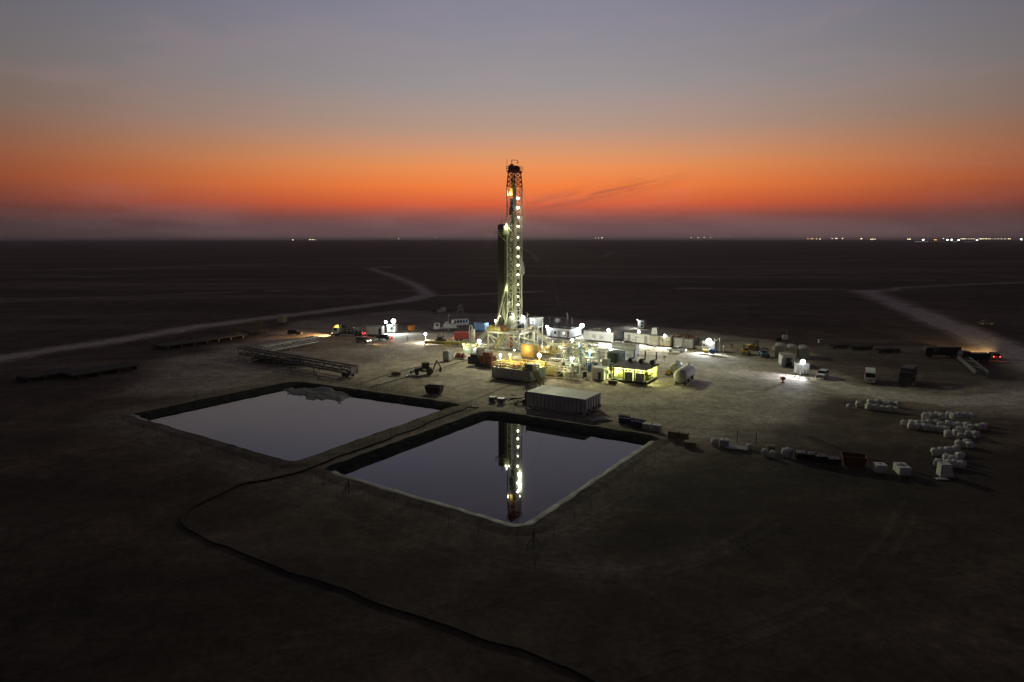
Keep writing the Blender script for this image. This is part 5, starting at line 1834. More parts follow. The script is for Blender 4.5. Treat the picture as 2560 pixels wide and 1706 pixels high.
truck("dump_truck", "black low truck silhouette beside the skeleton trailer", "truck", 2434, 904, 178, BLACK, 7.4,
      ([(-3.6, 1.3, -1.2, 1.2, 1.2, 2.3)], BLACK))
truck("dump_truck", "black truck silhouette with rounded load before the dirt road bend", "truck", 2352, 893, 178, BLACK, 9.5,
      ([(-4.6, 1.3, -1.2, 1.2, 1.2, 2.9)], BLACK))


def cart(name, label, cat, px, py, rz, mat, big=True):
    """small yard loader: engine hood, open canopy, forks"""
    root = thing(name, label, cat, G(px, py), R(rz))
    MB().prism([(-1.9, .6), (-1.9, 1.5), (-.5, 1.65), (-.4, 1.2), (1.3, 1.2), (1.5, .6)], -.85, .85).build("body", mat, root, smooth=30)
    m = MB()
    for x in (-.4, .9):
        for y in (-.7, .7):
            m.bar((x, y, 1.2), (x, y, 2.45), .1)
    m.box(-.6, 1.1, -.85, .85, 2.45, 2.55)
    m.build("canopy", DARK, root)
    MB().box(-.3, .3, -.35, .35, 1.2, 1.75).build("seat", BLACK, root)
    m = MB()
    for y in (-.5, .5):
        m.bar((1.5, y, .3), (1.5, y, 2.6), .14).bar((1.5, y, .25), (2.7, y, .25), .18, .08)
    m.bar((1.5, -.5, 2.5), (1.5, .5, 2.5), .12).bar((1.5, -.5, .6), (1.5, .5, .6), .14)
    m.build("lift_mast", DARK, root)
    for x in (-1.2, 1.0):
        for s_ in (-1, 1):
            wheel(root, x, s_ * .9, .55, .4, mat)
    return root


cart("forklift", "yellow forklift, nearer of two, on the pad right of the red person", "forklift", 1864, 887, -100, YEL)
cart("forklift", "small yellow forklift behind the nearer one, partly hidden", "forklift", 1882, 874, 15, YEL)
cart("yard_tractor", "pale blue yard tractor right of the yellow forklifts", "tractor", 1910, 893, -95, LBLUE)

# backhoe loader
bk = thing("backhoe_loader", "dark olive backhoe loader parked left of the rusty pump", "backhoe loader", G(1062, 936), R(190))
OLV = paint("dull_backhoe_yellow", (.10, .085, .03), .6, dirt=.5)
MB().prism([(.6, .8), (.6, 1.7), (2.4, 1.5), (2.5, .8)], -.5, .5).build("engine_hood", OLV, bk, smooth=30)
MB().box(-2.0, .8, -.7, .7, .7, 1.1).build("chassis", DARK, bk)
cab = MB()
for x in (-1.0, .6):
    for y in (-.75, .75):
        cab.bar((x, y, 1.1), (x, y, 2.75), .1)
cab.box(-1.15, .75, -.9, .9, 2.75, 2.9)
cabo = cab.build("cab_frame", OLV, bk)
MB().box(-.95, .55, -.72, -.68, 1.4, 2.7).build("window", GLASS, cabo)
MB().box(-.95, .55, .68, .72, 1.4, 2.7).build("window", GLASS, cabo)
for x, r_ in ((1.9, .5), (-1.1, .78)):
    for s_ in (-1, 1):
        wheel(bk, x, s_ * .95, r_, .42, OLV)
m = MB().prism([(3.2, .15), (4.2, .1), (3.5, .35), (3.4, 1.05), (3.2, 1.05)], -1.15, 1.15)
bu = m.build("loader_bucket", DARK, bk)
m = MB()
for y in (-.65, .65):
    m.bar((.9, y, 1.3), (3.2, y, .6), .18)
m.build("loader_arm", OLV, bk)
m = MB().bar((-2.0, 0, 1.0), (-2.9, 0, 3.3), .3).bar((-2.9, 0, 3.3), (-3.8, 0, 1.6), .25)
m.build("boom", OLV, bk)
MB().prism([(-4.0, .5), (-3.4, .5), (-3.5, 1.6), (-4.0, 1.5)], -.3, .3).build("digging_bucket", DARK, bk)

# open skeleton trailers and truss sections lying on the left of the pad
def lattice_section(label, p, q, w, h, bays, mat, wheels=True, z=.9, group=None, plate=None):
    a, b = G(*p), G(*q)
    d = (b - a)
    L = d.length
    root = thing("lattice_section", label, "lattice section", a, math.atan2(d.y, d.x), group)
    truss(MB(), (0, 0, z), (L, 0, z), w, h, max(5, int(bays * .62)), .34, .17).build("truss_frame", mat, root)
    if plate:
        MB().box(L - .15, L, -w / 2, w / 2, z - .2, z + h).build("end_plate", plate, root)
    if wheels:
        for x in (L - 1.6, L - 2.9):
            for s_ in (-1, 1):
                wheel(root, x, s_ * (w / 2 - .2), .5, .35, DARK)
    for x in (L * .12, L * .45, L * .7):
        m = MB()
        for s_ in (-1, 1):
            m.bar((x, s_ * w * .4, 0), (x, s_ * w * .4, z), .16)
        m.build("support_leg", DARK, root)
    return root


lattice_section("pale lattice mast section lying raised on the left of the pad", (652, 889), (789, 862), 1.9, 1.5, 12, LGREY, wheels=False, z=1.0, group="lattice mast sections")
lattice_section("long dark lattice trailer with wheels and a pale end plate by the left pit", (606, 893), (886, 945), 2.1, 1.5, 17, paint("dull_grey_steel", (.16, .16, .14), .6, dirt=.5), z=1.1, group="lattice mast sections", plate=LGREY)
lattice_section("dark lattice section lying behind the long trailer", (640, 905), (770, 915), 2.4, .9, 9, DARK, wheels=False, z=.3, group="lattice mast sections")
lattice_section("skeleton trailer frame in the dark beside the black truck on the right", (2455, 945), (2408, 905), 2.4, .5, 6, paint("faded_trailer_paint", (.22, .21, .18), .7, dirt=.5), z=.9)


def pipe_rack(label, px, py, L, W, H, rz, seed, group="dark pipe racks on the left"):
    rr = random.Random(seed)
    root = thing("pipe_rack", label, "pipe rack", G(px, py), R(rz), group)
    for x in (-L * .4, -L * .13, L * .13, L * .4):
        MB().box(x - .2, x + .2, -W / 2, W / 2, 0, H - .2).build("sleeper", DARK, root)
    m = MB()
    n = int(W / .42)
    for k in range(n):
        y = -W / 2 + W * (k + .5) / n
        e1, e2 = rr.uniform(0, 1.6), rr.uniform(0, 1.6)
        m.tube((-L / 2 + e1, y, H), (L / 2 - e2, y, H + rr.uniform(-.03, .1)), .19, 6)
    o = m.build("stacked_pipes", paint("weathered_pipe", (.035, .031, .029), .7, dirt=.5), root, smooth=40)
    o["kind"] = "stuff"
    return root


pipe_rack("wide dark pipe rack lying nearest the left edge of the pad", 254, 932, 17.0, 7.0, .95, 58, 1)
pipe_rack("smaller dark pipe rack at the far left, beside the wide one", 116, 943, 12.0, 6.0, .85, 58, 2)
pipe_rack("dark pipe rack below the road, nearer of the two beside each other", 455, 864, 16.0, 6.5, .9, 58, 3)
pipe_rack("dark pipe rack next to the one below the road, toward the lattice tower", 548, 850, 17.0, 6.0, .9, 58, 4)
pipe_rack("low dark pipe rack left of the beige hut", 640, 833, 9.0, 3.0, .8, 20, 5)
for k, (px, py, lab) in enumerate(((2102, 869, "dark pipe rack with pale pipe ends on the far right of the pad"), (2150, 873, "dark pipe rack behind the track right of the pale-ended one"), (2215, 880, "low dark rack just left of the truck silhouettes"))):
    pipe_rack(lab, px, py, 7.5, 3.0, .8, 5, 20 + k, "dark racks on the right")

bh = box_unit("beige_hut", "small beige square hut standing by the road above the dark car", "hut", 710, 809, 2.5, 2.4, 2.7, paint("beige_panel", (.50, .46, .36), .6, dirt=.25), GREY, rz=R(-8), doors=[("r", 1.2, .8, 2.0, GREY)])
fr = thing("water_tower_frame", "dark thin lattice stand at the left of the beige hut", "tower frame", G(648, 826), 0)
m = MB()
for x in (-.9, .9):
    for y in (-.9, .9):
        m.bar((x, y, 0), (x, y, 3.6), .1)
for z in (1.8, 3.5):
    for a, b in (((-.9, -.9), (.9, -.9)), ((.9, -.9), (.9, .9)), ((.9, .9), (-.9, .9)), ((-.9, .9), (-.9, -.9))):
        m.bar((*a, z), (*b, z), .09)
m.bar((-1.6, 0, 3.6), (1.6, .4, 3.8), .3, .1)
m.build("frame", DARK, fr)

# trailer cabin with lamps, left background
tc1 = box_unit("trailer_cabin", "grey trailer cabin with black doorway behind the parked cars", "trailer cabin", 955, 842, 5.2, 2.5, 3.3, LGREY, ROOFG, rz=R(-8), skid=.7, doors=[("f", .7, .9, 2.0, BLACK)])
tc2 = box_unit("lamp_cabin", "small white cabin carrying two bright lamps left of the rig", "cabin", 988, 833, 2.9, 2.4, 2.7, CABIN, WHITE, rz=R(-8), windows=[("f", 1.3, 1.3, .7, .7, GLASS)])
lamp_on(tc2, (-3.3, .2, 3.7), .62, 3600, (.78, .95, 1), face=(.2, -1, -.2), rod=(-2.8, .4, 2.7), spot=160, aim=(.9, -.7, -.55))
lamp_on(tc2, (-.5, -.1, 4.1), .95, 6500, (.78, .95, 1), face=(.2, -1, -.2), rod=(-.5, .5, 2.7), spot=160, aim=(.7, -.8, -.6))
bc = box_unit("shipping_container", "blue shipping container with pale blue door end beside the pipe stands", "container", 1211, 829, 4.4, 2.5, 2.8, LBLUE, BLUE, rz=SITE, ribs=.5, frame=BLUE, doors=[("r", .65, 1.1, 2.3, LBLUE), ("r", 1.85, 1.1, 2.3, LBLUE)])
lamp_on(bc, (2.3, 3.6, 3.5), .5, 900, COOL, face=(0, -1, -.3), rod=(1.6, 4.2, 0))
for k, (px, py, w_, lab) in enumerate(((1083, 779, 2.0, "small dark crate far behind the rig, leftmost of four"), (1098, 782, 1.5, "low pale crate far behind the rig, second of four"),
                                       (1109, 780, 2.2, "taller pale crate far behind the rig, third of four"), (1123, 779, 2.0, "dark crate far behind the rig next to the white stand"))):
    c_ = thing("far_crate", lab, "crate", G(px, py), R(10), "crates far behind the rig")
    MB().box(-w_ / 2, w_ / 2, -.8, .8, .15, 1.4 + .6 * (k == 2)).box(-w_ / 2 - .05, w_ / 2 + .05, -.85, -.75, .5, .7).build("crate_body", [DARK, LGREY, LGREY, DARK][k], c_)
    MB().box(-w_ / 2, w_ / 2, -.7, -.4, 0, .15).box(-w_ / 2, w_ / 2, .4, .7, 0, .15).build("runner", WOOD, c_)
ws = thing("lifting_stand", "white four-legged lifting stand alone in the dark behind the rig", "stand", G(1151, 783), R(8))
for x in (-.9, .9):
    for y in (-.5, .5):
        MB().bar((x * 1.5, y, 0), (x * .6, y * .4, 3.4), .18).build("leg", WHITE, ws)
MB().bar((-.6, 0, 3.4), (.6, 0, 3.4), .3, .3).bar((-.85, 0, 1.2), (.85, 0, 1.2), .14).bar((-.6, 0, 2.6), (.2, 0, 1.2), .1).bar((.6, 0, 2.6), (-.2, 0, 1.2), .1).build("cross_frame", WHITE, ws)
bn = thing("metal_bench", "pale metal table frame on the lit patch behind the offices", "bench", G(1567, 824), SITE)
MB().bar((-1.3, 0, .95), (1.3, 0, .95), .9, .08).build("top", WHITE, bn)
for x in (-1.1, 1.1):
    MB().bar((x, 0, 0), (x, 0, .95), .1).build("leg", WHITE, bn)

# poles, flags and dish round the offices
light_pole("tall unlit lamp post left of the white offices' dish", 1373, 824, 794, lit=False, thick=.10, arm=.2)
light_pole("short stubby post between lamp post and satellite dish", 1385, 826, 810, lit=False, thick=.10)
light_pole("thin unlit twin-headed pole behind the pale flatbed truck", 1121, 828, 789, lit=False, arm=.3)
light_pole("bright lamp on a pole between drill floor stairs and white offices", 1367, 842, 817, .55, 1000, COOL, LAMPW)
light_pole("bright lamp on a pole right of the blue tarp, behind the pipework", 1430, 872, 851, .55, 7000, (1, 1, .92), LAMPW)
ds = thing("satellite_dish", "white satellite dish on a short mast above the white office", "satellite dish", G(1393, 830), 0)
MB().tube((0, 0, 0), (0, 0, 3.4), .09).build("mast", LGREY, ds)
mm = MB().lathe([(.03, -.25), (.35, -.2), (.65, -.1), (.85, .02), (.85, .05), (.6, -.06), (.3, -.15)], (0, 0, 0), 18)
qq = Vector((-.15, -1, .35)).to_track_quat("Z", "Y")
dm = MB().add([qq @ Vector(v) + Vector((0, -.15, 3.9)) for v in mm.v], mm.f)
dm.build("dish", WHITE, ds, smooth=50)
bb = thing("notice_board", "grey notice board behind the satellite dish", "notice board", G(1394, 822), R(-5))
MB().box(-1.3, 1.3, -.05, .05, 2.6, 4.0).build("board", GREY, bb)
MB().box(-1.1, -1.0, -.05, .05, 0, 2.6).box(1.0, 1.1, -.05, .05, 0, 2.6).build("post", GREY, bb)


def flagpole(label, px, py, ty, fm, fm2):
    g = G(px, py)
    h = ZAT(g.y, ty)
    root = thing("flagpole", label, "flagpole", g, 0, "flagpoles on the white office")
    MB().tube((0, 0, 0), (0, 0, h), .075).lathe([(.02, h), (.12, h + .08), (.02, h + .2)], n=8).build("pole", WHITE, root)
    m = MB()
    for k in range(5):
        for j in range(6):
            m.v.append((.06 + .12 * k, .10 * math.sin(k * 1.7 + j * .4), h - .1 - j * .42 - k * .22))
    m.f = [(k * 6 + j, k * 6 + j + 1, (k + 1) * 6 + j + 1, (k + 1) * 6 + j) for k in range(4) for j in range(5)]
    m.build("flag", fm, root, smooth=60)
    return root


flagpole("taller flagpole with limp red and white flag on the white office", 1417, 828, 782, paint("flag_red_white", (.55, .32, .30), .9), None)
flagpole("shorter flagpole with limp pale flag right of the taller one", 1429, 826, 793, paint("flag_pale", (.6, .6, .55), .9), None)

# right hand group: grey containers, open store, lamp cabin
for k, (px, py, lab) in enumerate(((1962, 893, "grey container with curved tarp roof, leftmost of three in the dark"), (1992, 897, "grey container with curved tarp roof, middle of three in the dark"), (2022, 900, "grey container with curved tarp roof, rightmost of three in the dark"))):
    c_ = box_unit("shipping_container", lab, "container", px, py, 2.5, 6.0, 2.6, GREY, None, ribs=.5, rz=R(-20), frame=GREY, group="three dark grey containers", doors=[("f", .7, 1.05, 2.2, GREY), ("f", 1.8, 1.05, 2.2, GREY)])
    m = MB()
    for j in range(7):
        a = math.pi * j / 6
        for y in (0, 6):
            m.v.append((-1.25 - 1.3 * math.cos(a), y, 2.62 + .55 * math.sin(a)))
    m.f = [(2 * j, 2 * j + 2, 2 * j + 3, 2 * j + 1) for j in range(6)] + [tuple(2 * j for j in range(7)), tuple(2 * j + 1 for j in range(7))]
    m.build("roof_tarp", GREY, c_, smooth=40)
sb = box_unit("storage_box", "small white box at the left end of the three grey containers", "box", 1938, 878, .8, .8, 1.2, WHITE, WHITE, skid=.15)
os_ = thing("open_store", "white store container with open doors and yellow rail on its roof", "container", G(1988, 918), R(-10))
MB().box(-3.1, 0, 0, .1, .15, 2.5).box(-3.1, -2.2, -.05, 0, .15, 2.5).build("wall", WHITE, os_)
os_m = MB().box(-3.1, -3.0, .1, 5.0, .15, 2.5).box(-.1, 0, .1, 5.0, .15, 2.5).box(-3.1, 0, 4.9, 5.0, .15, 2.5)
os_.children[0].data = MB().box(-3.1, -2.4, 0, .12, .15, 2.3).box(-.75, 0, 0, .12, .15, 2.3).box(-3.1, 0, 0, .12, 2.3, 2.75).build("tmp_wall", WHITE).data
bpy.data.objects.remove(bpy.data.objects["tmp_wall"])
os_m.build("side_wall", WHITE, os_)
MB().box(-3.2, .1, -.1, 5.1, 2.75, 2.9).build("roof", GREY, os_)
MB().bar((-3.05, .0, 1.25), (-3.6, -1.2, 1.25), .06, 2.2).build("door", WHITE, os_)
m = MB()
for k in range(10):
    m.bar((random.uniform(-2.9, -1.9), random.uniform(.6, 2), .2), (random.uniform(-2.6, -1.6), random.uniform(.6, 2), random.uniform(.8, 2.2)), .14)
m.build("stored_gear", OLIVE, os_)
railing(MB(), [(-3.1, 0, 2.9), (0, 0, 2.9)], .9, 1.5, .05).build("roof_rail", YEL, os_)
MB().box(-3.1, 0, .1, 4.9, 0, .15).build("floor", DARK, os_)
lk = box_unit("lamp_cabin", "grey cabin under a bluish bright lamp with air conditioner beside its door", "cabin", 2022, 938, 2.9, 2.4, 2.7, LGREY, ROOFG, rz=R(-12), doors=[("f", 2.0, .9, 2.0, GREY)], acs=[("f", .9, .3)], windows=[("r", 1.2, 1.2, .7, .7, GLASS)])
lamp_on(lk, (-1.7, -.9, 3.3), .7, 6500, (.80, .87, 1), face=(0, -1, -.2), rod=(-1.7, .4, 2.7), spot=128, aim=(-1, -.55, -.45))
for px, py, h_, lab in ((1987, 942, 1.0, "short dark post left of the bluish lamp cabin door"), (2000, 944, 1.0, "pale leaning marker before the bluish lamp cabin")):
    o = thing("marker_post", lab, "marker post", G(px, py), 0)
    MB().tube((0, 0, .1), (0, 0, h_), .14).lathe([(.4, 0), (.3, .1)], n=10).build("post", DARK if px < 1990 else WHITE, o)
rc = thing("barrier_boom", "red counterweight stand with a thin pole leaning up to the lamp cabin", "barrier", G(1957, 957), R(0))
MB().lathe([(.55, 0), (.5, .15), (.2, .2), (.2, .7)], n=10).box(-.5, .45, -.35, .35, .7, 1.25).build("stand", RED, rc)
MB().path([(0, 0, 1.2), (1.2, .7, 2.0), (2.6, 1.6, 2.7)], .06).build("boom_pole", WHITE, rc)
su = thing("radio_unit", "small white unit with a mast behind the three grey containers", "radio unit", G(1962, 852), 0)
MB().box(-.8, .8, -.5, .5, .4, 1.7).build("cabinet", WHITE, su)
MB().tube((.5, 0, 1.7), (.5, 0, 3.6), .06).build("mast", LGREY, su)
MB().box(-.7, -.5, -.5, .5, 0, .4).box(.5, .7, -.5, .5, 0, .4).build("foot_frame", DARK, su)
for px, py, w_, h_, mt, lab in ((1945, 852, 1.7, 1.1, DARK, "dark box left of the small radio unit"), (2052, 859, 1.5, 1.2, LGREY, "pale framed crate standing alone in the dark right of the containers")):
    o = thing("equipment_box", lab, "box", G(px, py), R(5))
    MB().box(-w_ / 2, w_ / 2, -.5, .5, .12, h_).build("case", mt, o)
    MB().box(-w_ / 2 - .05, w_ / 2 + .05, -.55, -.48, h_ - .2, h_ + .05).box(-w_ / 2 - .05, w_ / 2 + .05, -.55, -.48, .1, .3).build("frame", mt, o)
gf = thing("goal_frame", "thin dark goalpost frame behind the grey containers", "frame", G(2000, 858), 0)
MB().bar((-.9, 0, 0), (-.9, 0, 3.0), .08).bar((.9, 0, 0), (.9, 0, 3.0), .08).bar((-1.2, 0, 3.0), (1.2, 0, 3.0), .1).build("frame", DARK, gf)

# ================================================================== loose things along the pits and the right edge
bag_src = []


def bag_mesh(seed, w=1.05, h=1.15):
    m = MB()
    nu, nv = 14, 9
    for j in range(nv + 1):
        t = j / nv
        for i in range(nu):
            a = 2 * math.pi * i / nu
            ca, sa = math.cos(a), math.sin(a)
            k = 1 / max(abs(ca), abs(sa)) ** .8
            bul = (.80 + .20 * math.sin(math.pi * t)) if t < .95 else .25
            if t > .8:
                bul *= 1 - (t - .8) * 1.1
            p = Vector((ca * k * bul * w * .55, sa * k * bul * w * .55, t ** .9 * h))
            p += Vector((1, 1, .4)) * .14 * noise.noise(p * 2.6 + Vector((seed, 0, 0)))
            if j == 0:
                p.z = 0
            m.v.append(tuple(p))
    for j in range(nv):
        for i in range(nu):
            a, b = j * nu + i, j * nu + (i + 1) % nu
            m.f.append((a, b, b + nu, a + nu))
    m.f.append(tuple(range(nu))[::-1])
    m.f.append(tuple(nv * nu + i for i in range(nu)))
    for sx in (-1, 1):
        for sy in (-1, 1):
            p = Vector((sx * .33 * w, sy * .33 * w, h * .82))
            m.path([p, p + Vector((sx * .05, sy * .05, .26)), p + Vector((-sx * .12, sy * .02, .2)), p + Vector((-sx * .16, 0, 0))], .03, 5)
    return m


BAGS = [bag_mesh(s_).build("bulk_bag", SACK, smooth=60) for s_ in (1.3, 4.7, 9.1, 12.6)]
used_bag = set()


def bag(px, py, label, group, s=1.0, z=0.0, tilt=0.0):
    k = random.randrange(4)
    o = BAGS[k] if k not in used_bag else BAGS[k].copy()
    if k in used_bag:
        COL.objects.link(o)
    used_bag.add(k)
    o.location = G(px, py) + Vector((0, 0, z))
    o.rotation_euler = (tilt, 0, random.uniform(0, 6.3))
    sc_ = s * random.uniform(.82, 1.02)
    o.scale = (sc_, sc_, sc_ * random.uniform(.9, 1.05))
    return tag(o, label, "bulk bag", group)


g1 = "white bulk bags in the small double row"
for k in range(5):
    bag(2171 + k * 17, 1023 + k * 1.6, "white bulk bag in the front row of the small double row by the track", g1)
    bag(2175 + k * 17, 1011 + k * 1.4, "white bulk bag in the back row of the small double row by the track", "white bulk bags in the back of the small double row")
bag(2146, 1016, "single white bulk bag standing just left of the small double row", "single bag left of the row")
bag(2122, 1020, "narrow yellowish bulk bag at the far left of the small double row", "single yellowish bag", .7)
g2 = "white bulk bags in the long heap"
for k in range(14):
    bag(2262 + k * 15.2 + random.uniform(-3, 3), 1062 + k * .9 + random.uniform(-2, 3), "white bulk bag in the back of the long heap on the right edge", g2 + " back")
for k in range(6):
    bag(2276 + k * 17.5, 1071 + k * 1.8, "white bulk bag in the front row of the long heap on the right edge", g2 + " front")
for k in range(9):
    bag(2312 + k * 14 + random.uniform(-3, 3), 1055 + random.uniform(-2, 4), "white bulk bag piled on top of the long heap on the right edge", g2 + " top", z=.75, tilt=random.uniform(-.3, .3))
for px, py in ((2369, 1093), (2389, 1090), (2402, 1096), (2420, 1091), (2437, 1094), (2398, 1082), (2418, 1083)):
    bag(px, py, "white bulk bag in the cluster just below the long heap", "white bulk bags below the long heap")
for px, py in ((2397, 1116), (2416, 1113), (2425, 1119)):
    bag(px, py, "yellowish bulk bag in the trio below the cluster of white bags", "trio of yellowish bags")
for px, py in ((2338, 1138), (2352, 1134), (2372, 1133), (2392, 1131), (2364, 1150), (2380, 1154), (2398, 1150), (2386, 1166), (2402, 1170), (2372, 1166), (2345, 1164)):
    bag(px, py, "slumped bulk bag in the lowest heap at the right edge", "slumped bags in the lowest heap", .95, tilt=random.uniform(-.35, .35))
wc = thing("covered_cube", "tall white sheeted cube at the foot of the lowest bag heap", "covered cube", G(2360, 1189), R(-12))
m = MB()
v = [(-.75, -.75, 0), (.95, -.85, 0), (.9, .75, 0), (-.75, .75, 0), (-.68, -.68, 1.7), (.6, -.68, 1.75), (.6, .66, 1.7), (-.68, .66, 1.75)]
m.add(v, [(0, 1, 2, 3), (4, 5, 6, 7), (0, 1, 5, 4), (1, 2, 6, 5), (2, 3, 7, 6), (3, 0, 4, 7)])
m.build("sheet", SACK, wc)
MB().box(-.8, 1.0, -.95, -.85, 0, .12).build("pallet_edge", WOOD, wc)
wp = thing("ground_sheet", "flat pale sheet on the sand below the white cube", "sheet", G(2354, 1198), R(-5))
MB().box(-.8, .8, -.3, .3, .0, .05).box(-.5, .6, -.1, .35, .05, .09).build("sheet_fold", SACK, wp)
mc = thing("marker_cone", "small pale cone alone right of the long bag heap", "cone", G(2472, 1066), 0)
MB().lathe([(.35, 0), (.32, .08), (.14, .5), (.05, .8)], n=12).build("cone_body", ORANGE, mc)
MB().lathe([(.19, .36), (.12, .56)], n=12).build("white_band", WHITE, mc)


def ibc(label, px, py, rz, mat, w=1.1, h=1.05, name="tote_box", cat="tote", group=None, loc=None):
    root = thing(name, label, cat, G(px, py) if loc is None else loc, R(rz), group)
    MB().box(-w / 2, w / 2, -w / 2, w / 2, .16, h).build("container_body", mat, root)
    m = MB()
    for x in (-w / 2, -w / 6, w / 6, w / 2):
        for y in (-w / 2 - .02, w / 2 + .02):
            m.bar((x, y, .16), (x, y, h), .035)
    for z in (.3, .6, h - .05):
        for y in (-w / 2 - .02, w / 2 + .02):
            m.bar((-w / 2, y, z), (w / 2, y, z), .035)
        for x in (-w / 2 - .02, w / 2 + .02):
            m.bar((x, -w / 2, z), (x, w / 2, z), .035)
    m.build("cage", LGREY if mat is not BLACK else BLACK, root)
    m = MB()
    for y in (-w / 2 + .06, 0, w / 2 - .06):
        m.box(-w / 2, w / 2, y - .06, y + .06, 0, .12)
    m.box(-w / 2, w / 2, -w / 2, w / 2, .12, .16)
    m.build("pallet", WOOD, root)
    MB().lathe([(.13, 0), (.13, .08)], (0, 0, h), 10).build("lid", DARK, root)
    return root


ibc("white tote box, left one alone left of the white pair at lower right", 2199, 1181, -8, WHITE, 1.45, 1.2)
ibc("white tote box, farther one of the pair at lower right", 2251, 1181, -8, WHITE, 1.45, 1.2)
ibc("white tote box, nearer one of the pair at lower right", 2257, 1187, -8, WHITE, 1.45, 1.2)
for k, (px, py, lab) in enumerate(((2003, 1149, "black tote, leftmost of four in the dark row"), (2027, 1152, "black tote, second of four in the dark row"), (2050, 1157, "black tote, third of four in the dark row"), (2084, 1164, "black tote standing apart left of the rusty orange skip"))):
    ibc(lab, px, py, -10, BLACK, 1.5, 1.15, group="black totes in the dark row")
bag(1968, 1141, "round white bulk bag between brown crates and black totes", "single bag before the black totes", 1.25)
bag(1912, 1138, "brown slumped bulk bag, left one of two in the dark row", "brown slumped bags", .9)
bag(1932, 1143, "brown slumped bulk bag, right one of two in the dark row", "brown slumped bags right", 1.0)
bag(1874, 1122, "small white slumped bag right of the mesh panel", "single bag right of the mesh panel", .9)
bag(1787, 1113, "low white ring-shaped bag at the left of the white tote and platform", "single low bag", .95)


def pallet_load(label, px, py, rz, mat, w=1.3, d=1.1, h=.9, name="pallet_load", cat="pallet"):
    root = thing(name, label, cat, G(px, py), R(rz), "pallets and crates along the right bank")
    m = MB()
    for x in (-w / 2 + .08, 0, w / 2 - .08):
        m.box(x - .06, x + .06, -d / 2, d / 2, 0, .1)
    for k in range(5):
        y = -d / 2 + d * (k + .5) / 5
        m.box(-w / 2, w / 2, y - .08, y + .08, .1, .14)
    m.build("pallet", WOOD, root)
    m = MB()
    nz_ = max(1, int(h / .4))
    for i in range(2):
        for j in range(nz_):
            x0 = -w / 2 + .04 + i * (w / 2 - .02)
            m.box(x0, x0 + w / 2 - .08, -d / 2 + .05, d / 2 - .05, .14 + j * (h - .14) / nz_, .14 + (j + 1) * (h - .14) / nz_ - .02)
    m.build("load", mat, root)
    return root


pallet_load("pale pallet load, nearest to the corner of the right pit", 1642, 1079, -30, LGREY, 1.5, 1.3, 1.2)
pallet_load("pale pallet load touching the navy drums at the right pit corner", 1618, 1074, -30, LGREY, 1.5, 1.3, 1.1)
pallet_load("brown pallet load, left one of three stacked by the bank", 1684, 1097, -25, WOOD, 1.7, 1.3, 1.3)
pallet_load("brown pallet load, middle one of three stacked by the bank", 1708, 1098, -25, WOOD, 1.7, 1.3, 1.1)
pallet_load("brown low pallet load, in front of the three stacked by the bank", 1725, 1116, -20, WOOD, 1.9, 1.3, .8)
pallet_load("small brown crate behind the brown slumped bags", 1926, 1129, -10, WOOD, 1.3, 1.1, 1.0)
ibc("pale tote on the left end of the dark flat platform", 0, 0, -15, LGREY, 1.3, 1.15, loc=G(1810, 1116))
fp = thing("flat_platform", "dark flat platform of planks under the mesh panel", "platform", G(1838, 1122), R(-22))
MB().box(-1.6, 1.8, -1.0, 1.0, .1, .3).build("planks", GREY, fp)
MB().box(-1.6, 1.8, -.9, -.7, 0, .1).box(-1.6, 1.8, .7, .9, 0, .1).build("runner", DARK, fp)
mp = thing("mesh_panel", "upright dark mesh panel between two posts above the flat platform", "fence panel", G(1866, 1110), R(-28))
m = MB()
for k in range(13):
    m.bar((-1.4 + k * .233, 0, .25), (-1.4 + k * .233, 0, 1.7), .04)
for k in range(6):
    m.bar((-1.4, 0, .3 + k * .27), (1.4, 0, .3 + k * .27), .04)
m.build("wire_mesh", LGREY, mp)
for x in (-1.45, 1.45):
    MB().bar((x, 0, 0), (x, 0, 1.95), .1).build("post", DARK, mp)
tarp = thing("tarp_bundle", "pale crumpled tarp bundle at the right end of the settling tanks", "tarp", G(1503, 1050), R(10))
m = MB()
for j in range(9):
    for i in range(13):
        x, y = -1.9 + i * .32, -.7 + j * .18
        e = max(0, 1 - (x / 1.9) ** 2) * max(0, 1 - (y / .75) ** 2)
        m.v.append((x, y, .02 + e * (.5 + .35 * noise.noise(Vector((x * 2, y * 3, 2))))))
m.f = [(j * 13 + i, j * 13 + i + 1, (j + 1) * 13 + i + 1, (j + 1) * 13 + i) for j in range(8) for i in range(12)]
m.build("tarp_sheet", CANVAS, tarp, smooth=60)


def drum(label, px, py, group, r=.42, h=1.05, mat=NAVY):
    root = thing("plastic_drum", label, "drum", G(px, py), 0, group)
    MB().lathe([(r * .92, 0), (r, .06), (r, h * .32), (r * 1.04, h * .34), (r, h * .36), (r, h * .66), (r * 1.04, h * .68), (r, h * .7), (r, h - .05), (r * .9, h), (r * .85, h - .04)], n=16).build("drum_body", mat, root, smooth=40)
    MB().lathe([(.06, h - .03), (.06, h + .04)], (r * .5, 0, 0), 8).build("bung", DARK, root)
    return root


ibc("navy tub with pale rim, left of two before the hose pile", 1232, 1004, -25, NAVY, 1.2, 1.0, "plastic_tub", "tub")
ibc("navy tub with pale rim, right of two before the hose pile", 1253, 1008, -25, NAVY, 1.2, 1.0, "plastic_tub", "tub")
for k in range(6):
    drum("navy plastic drum in the first cluster right of the settling tanks", 1552 + (k % 3) * 9, 1058 - (k // 3) * 6 + (k % 3) * 1.5, "navy drums in the first cluster")
for k in range(8):
    drum("navy plastic drum in the second cluster before the pale pallets", 1582 + (k % 4) * 9, 1066 - (k // 4) * 6 + (k % 4) * 1.8, "navy drums in the second cluster")

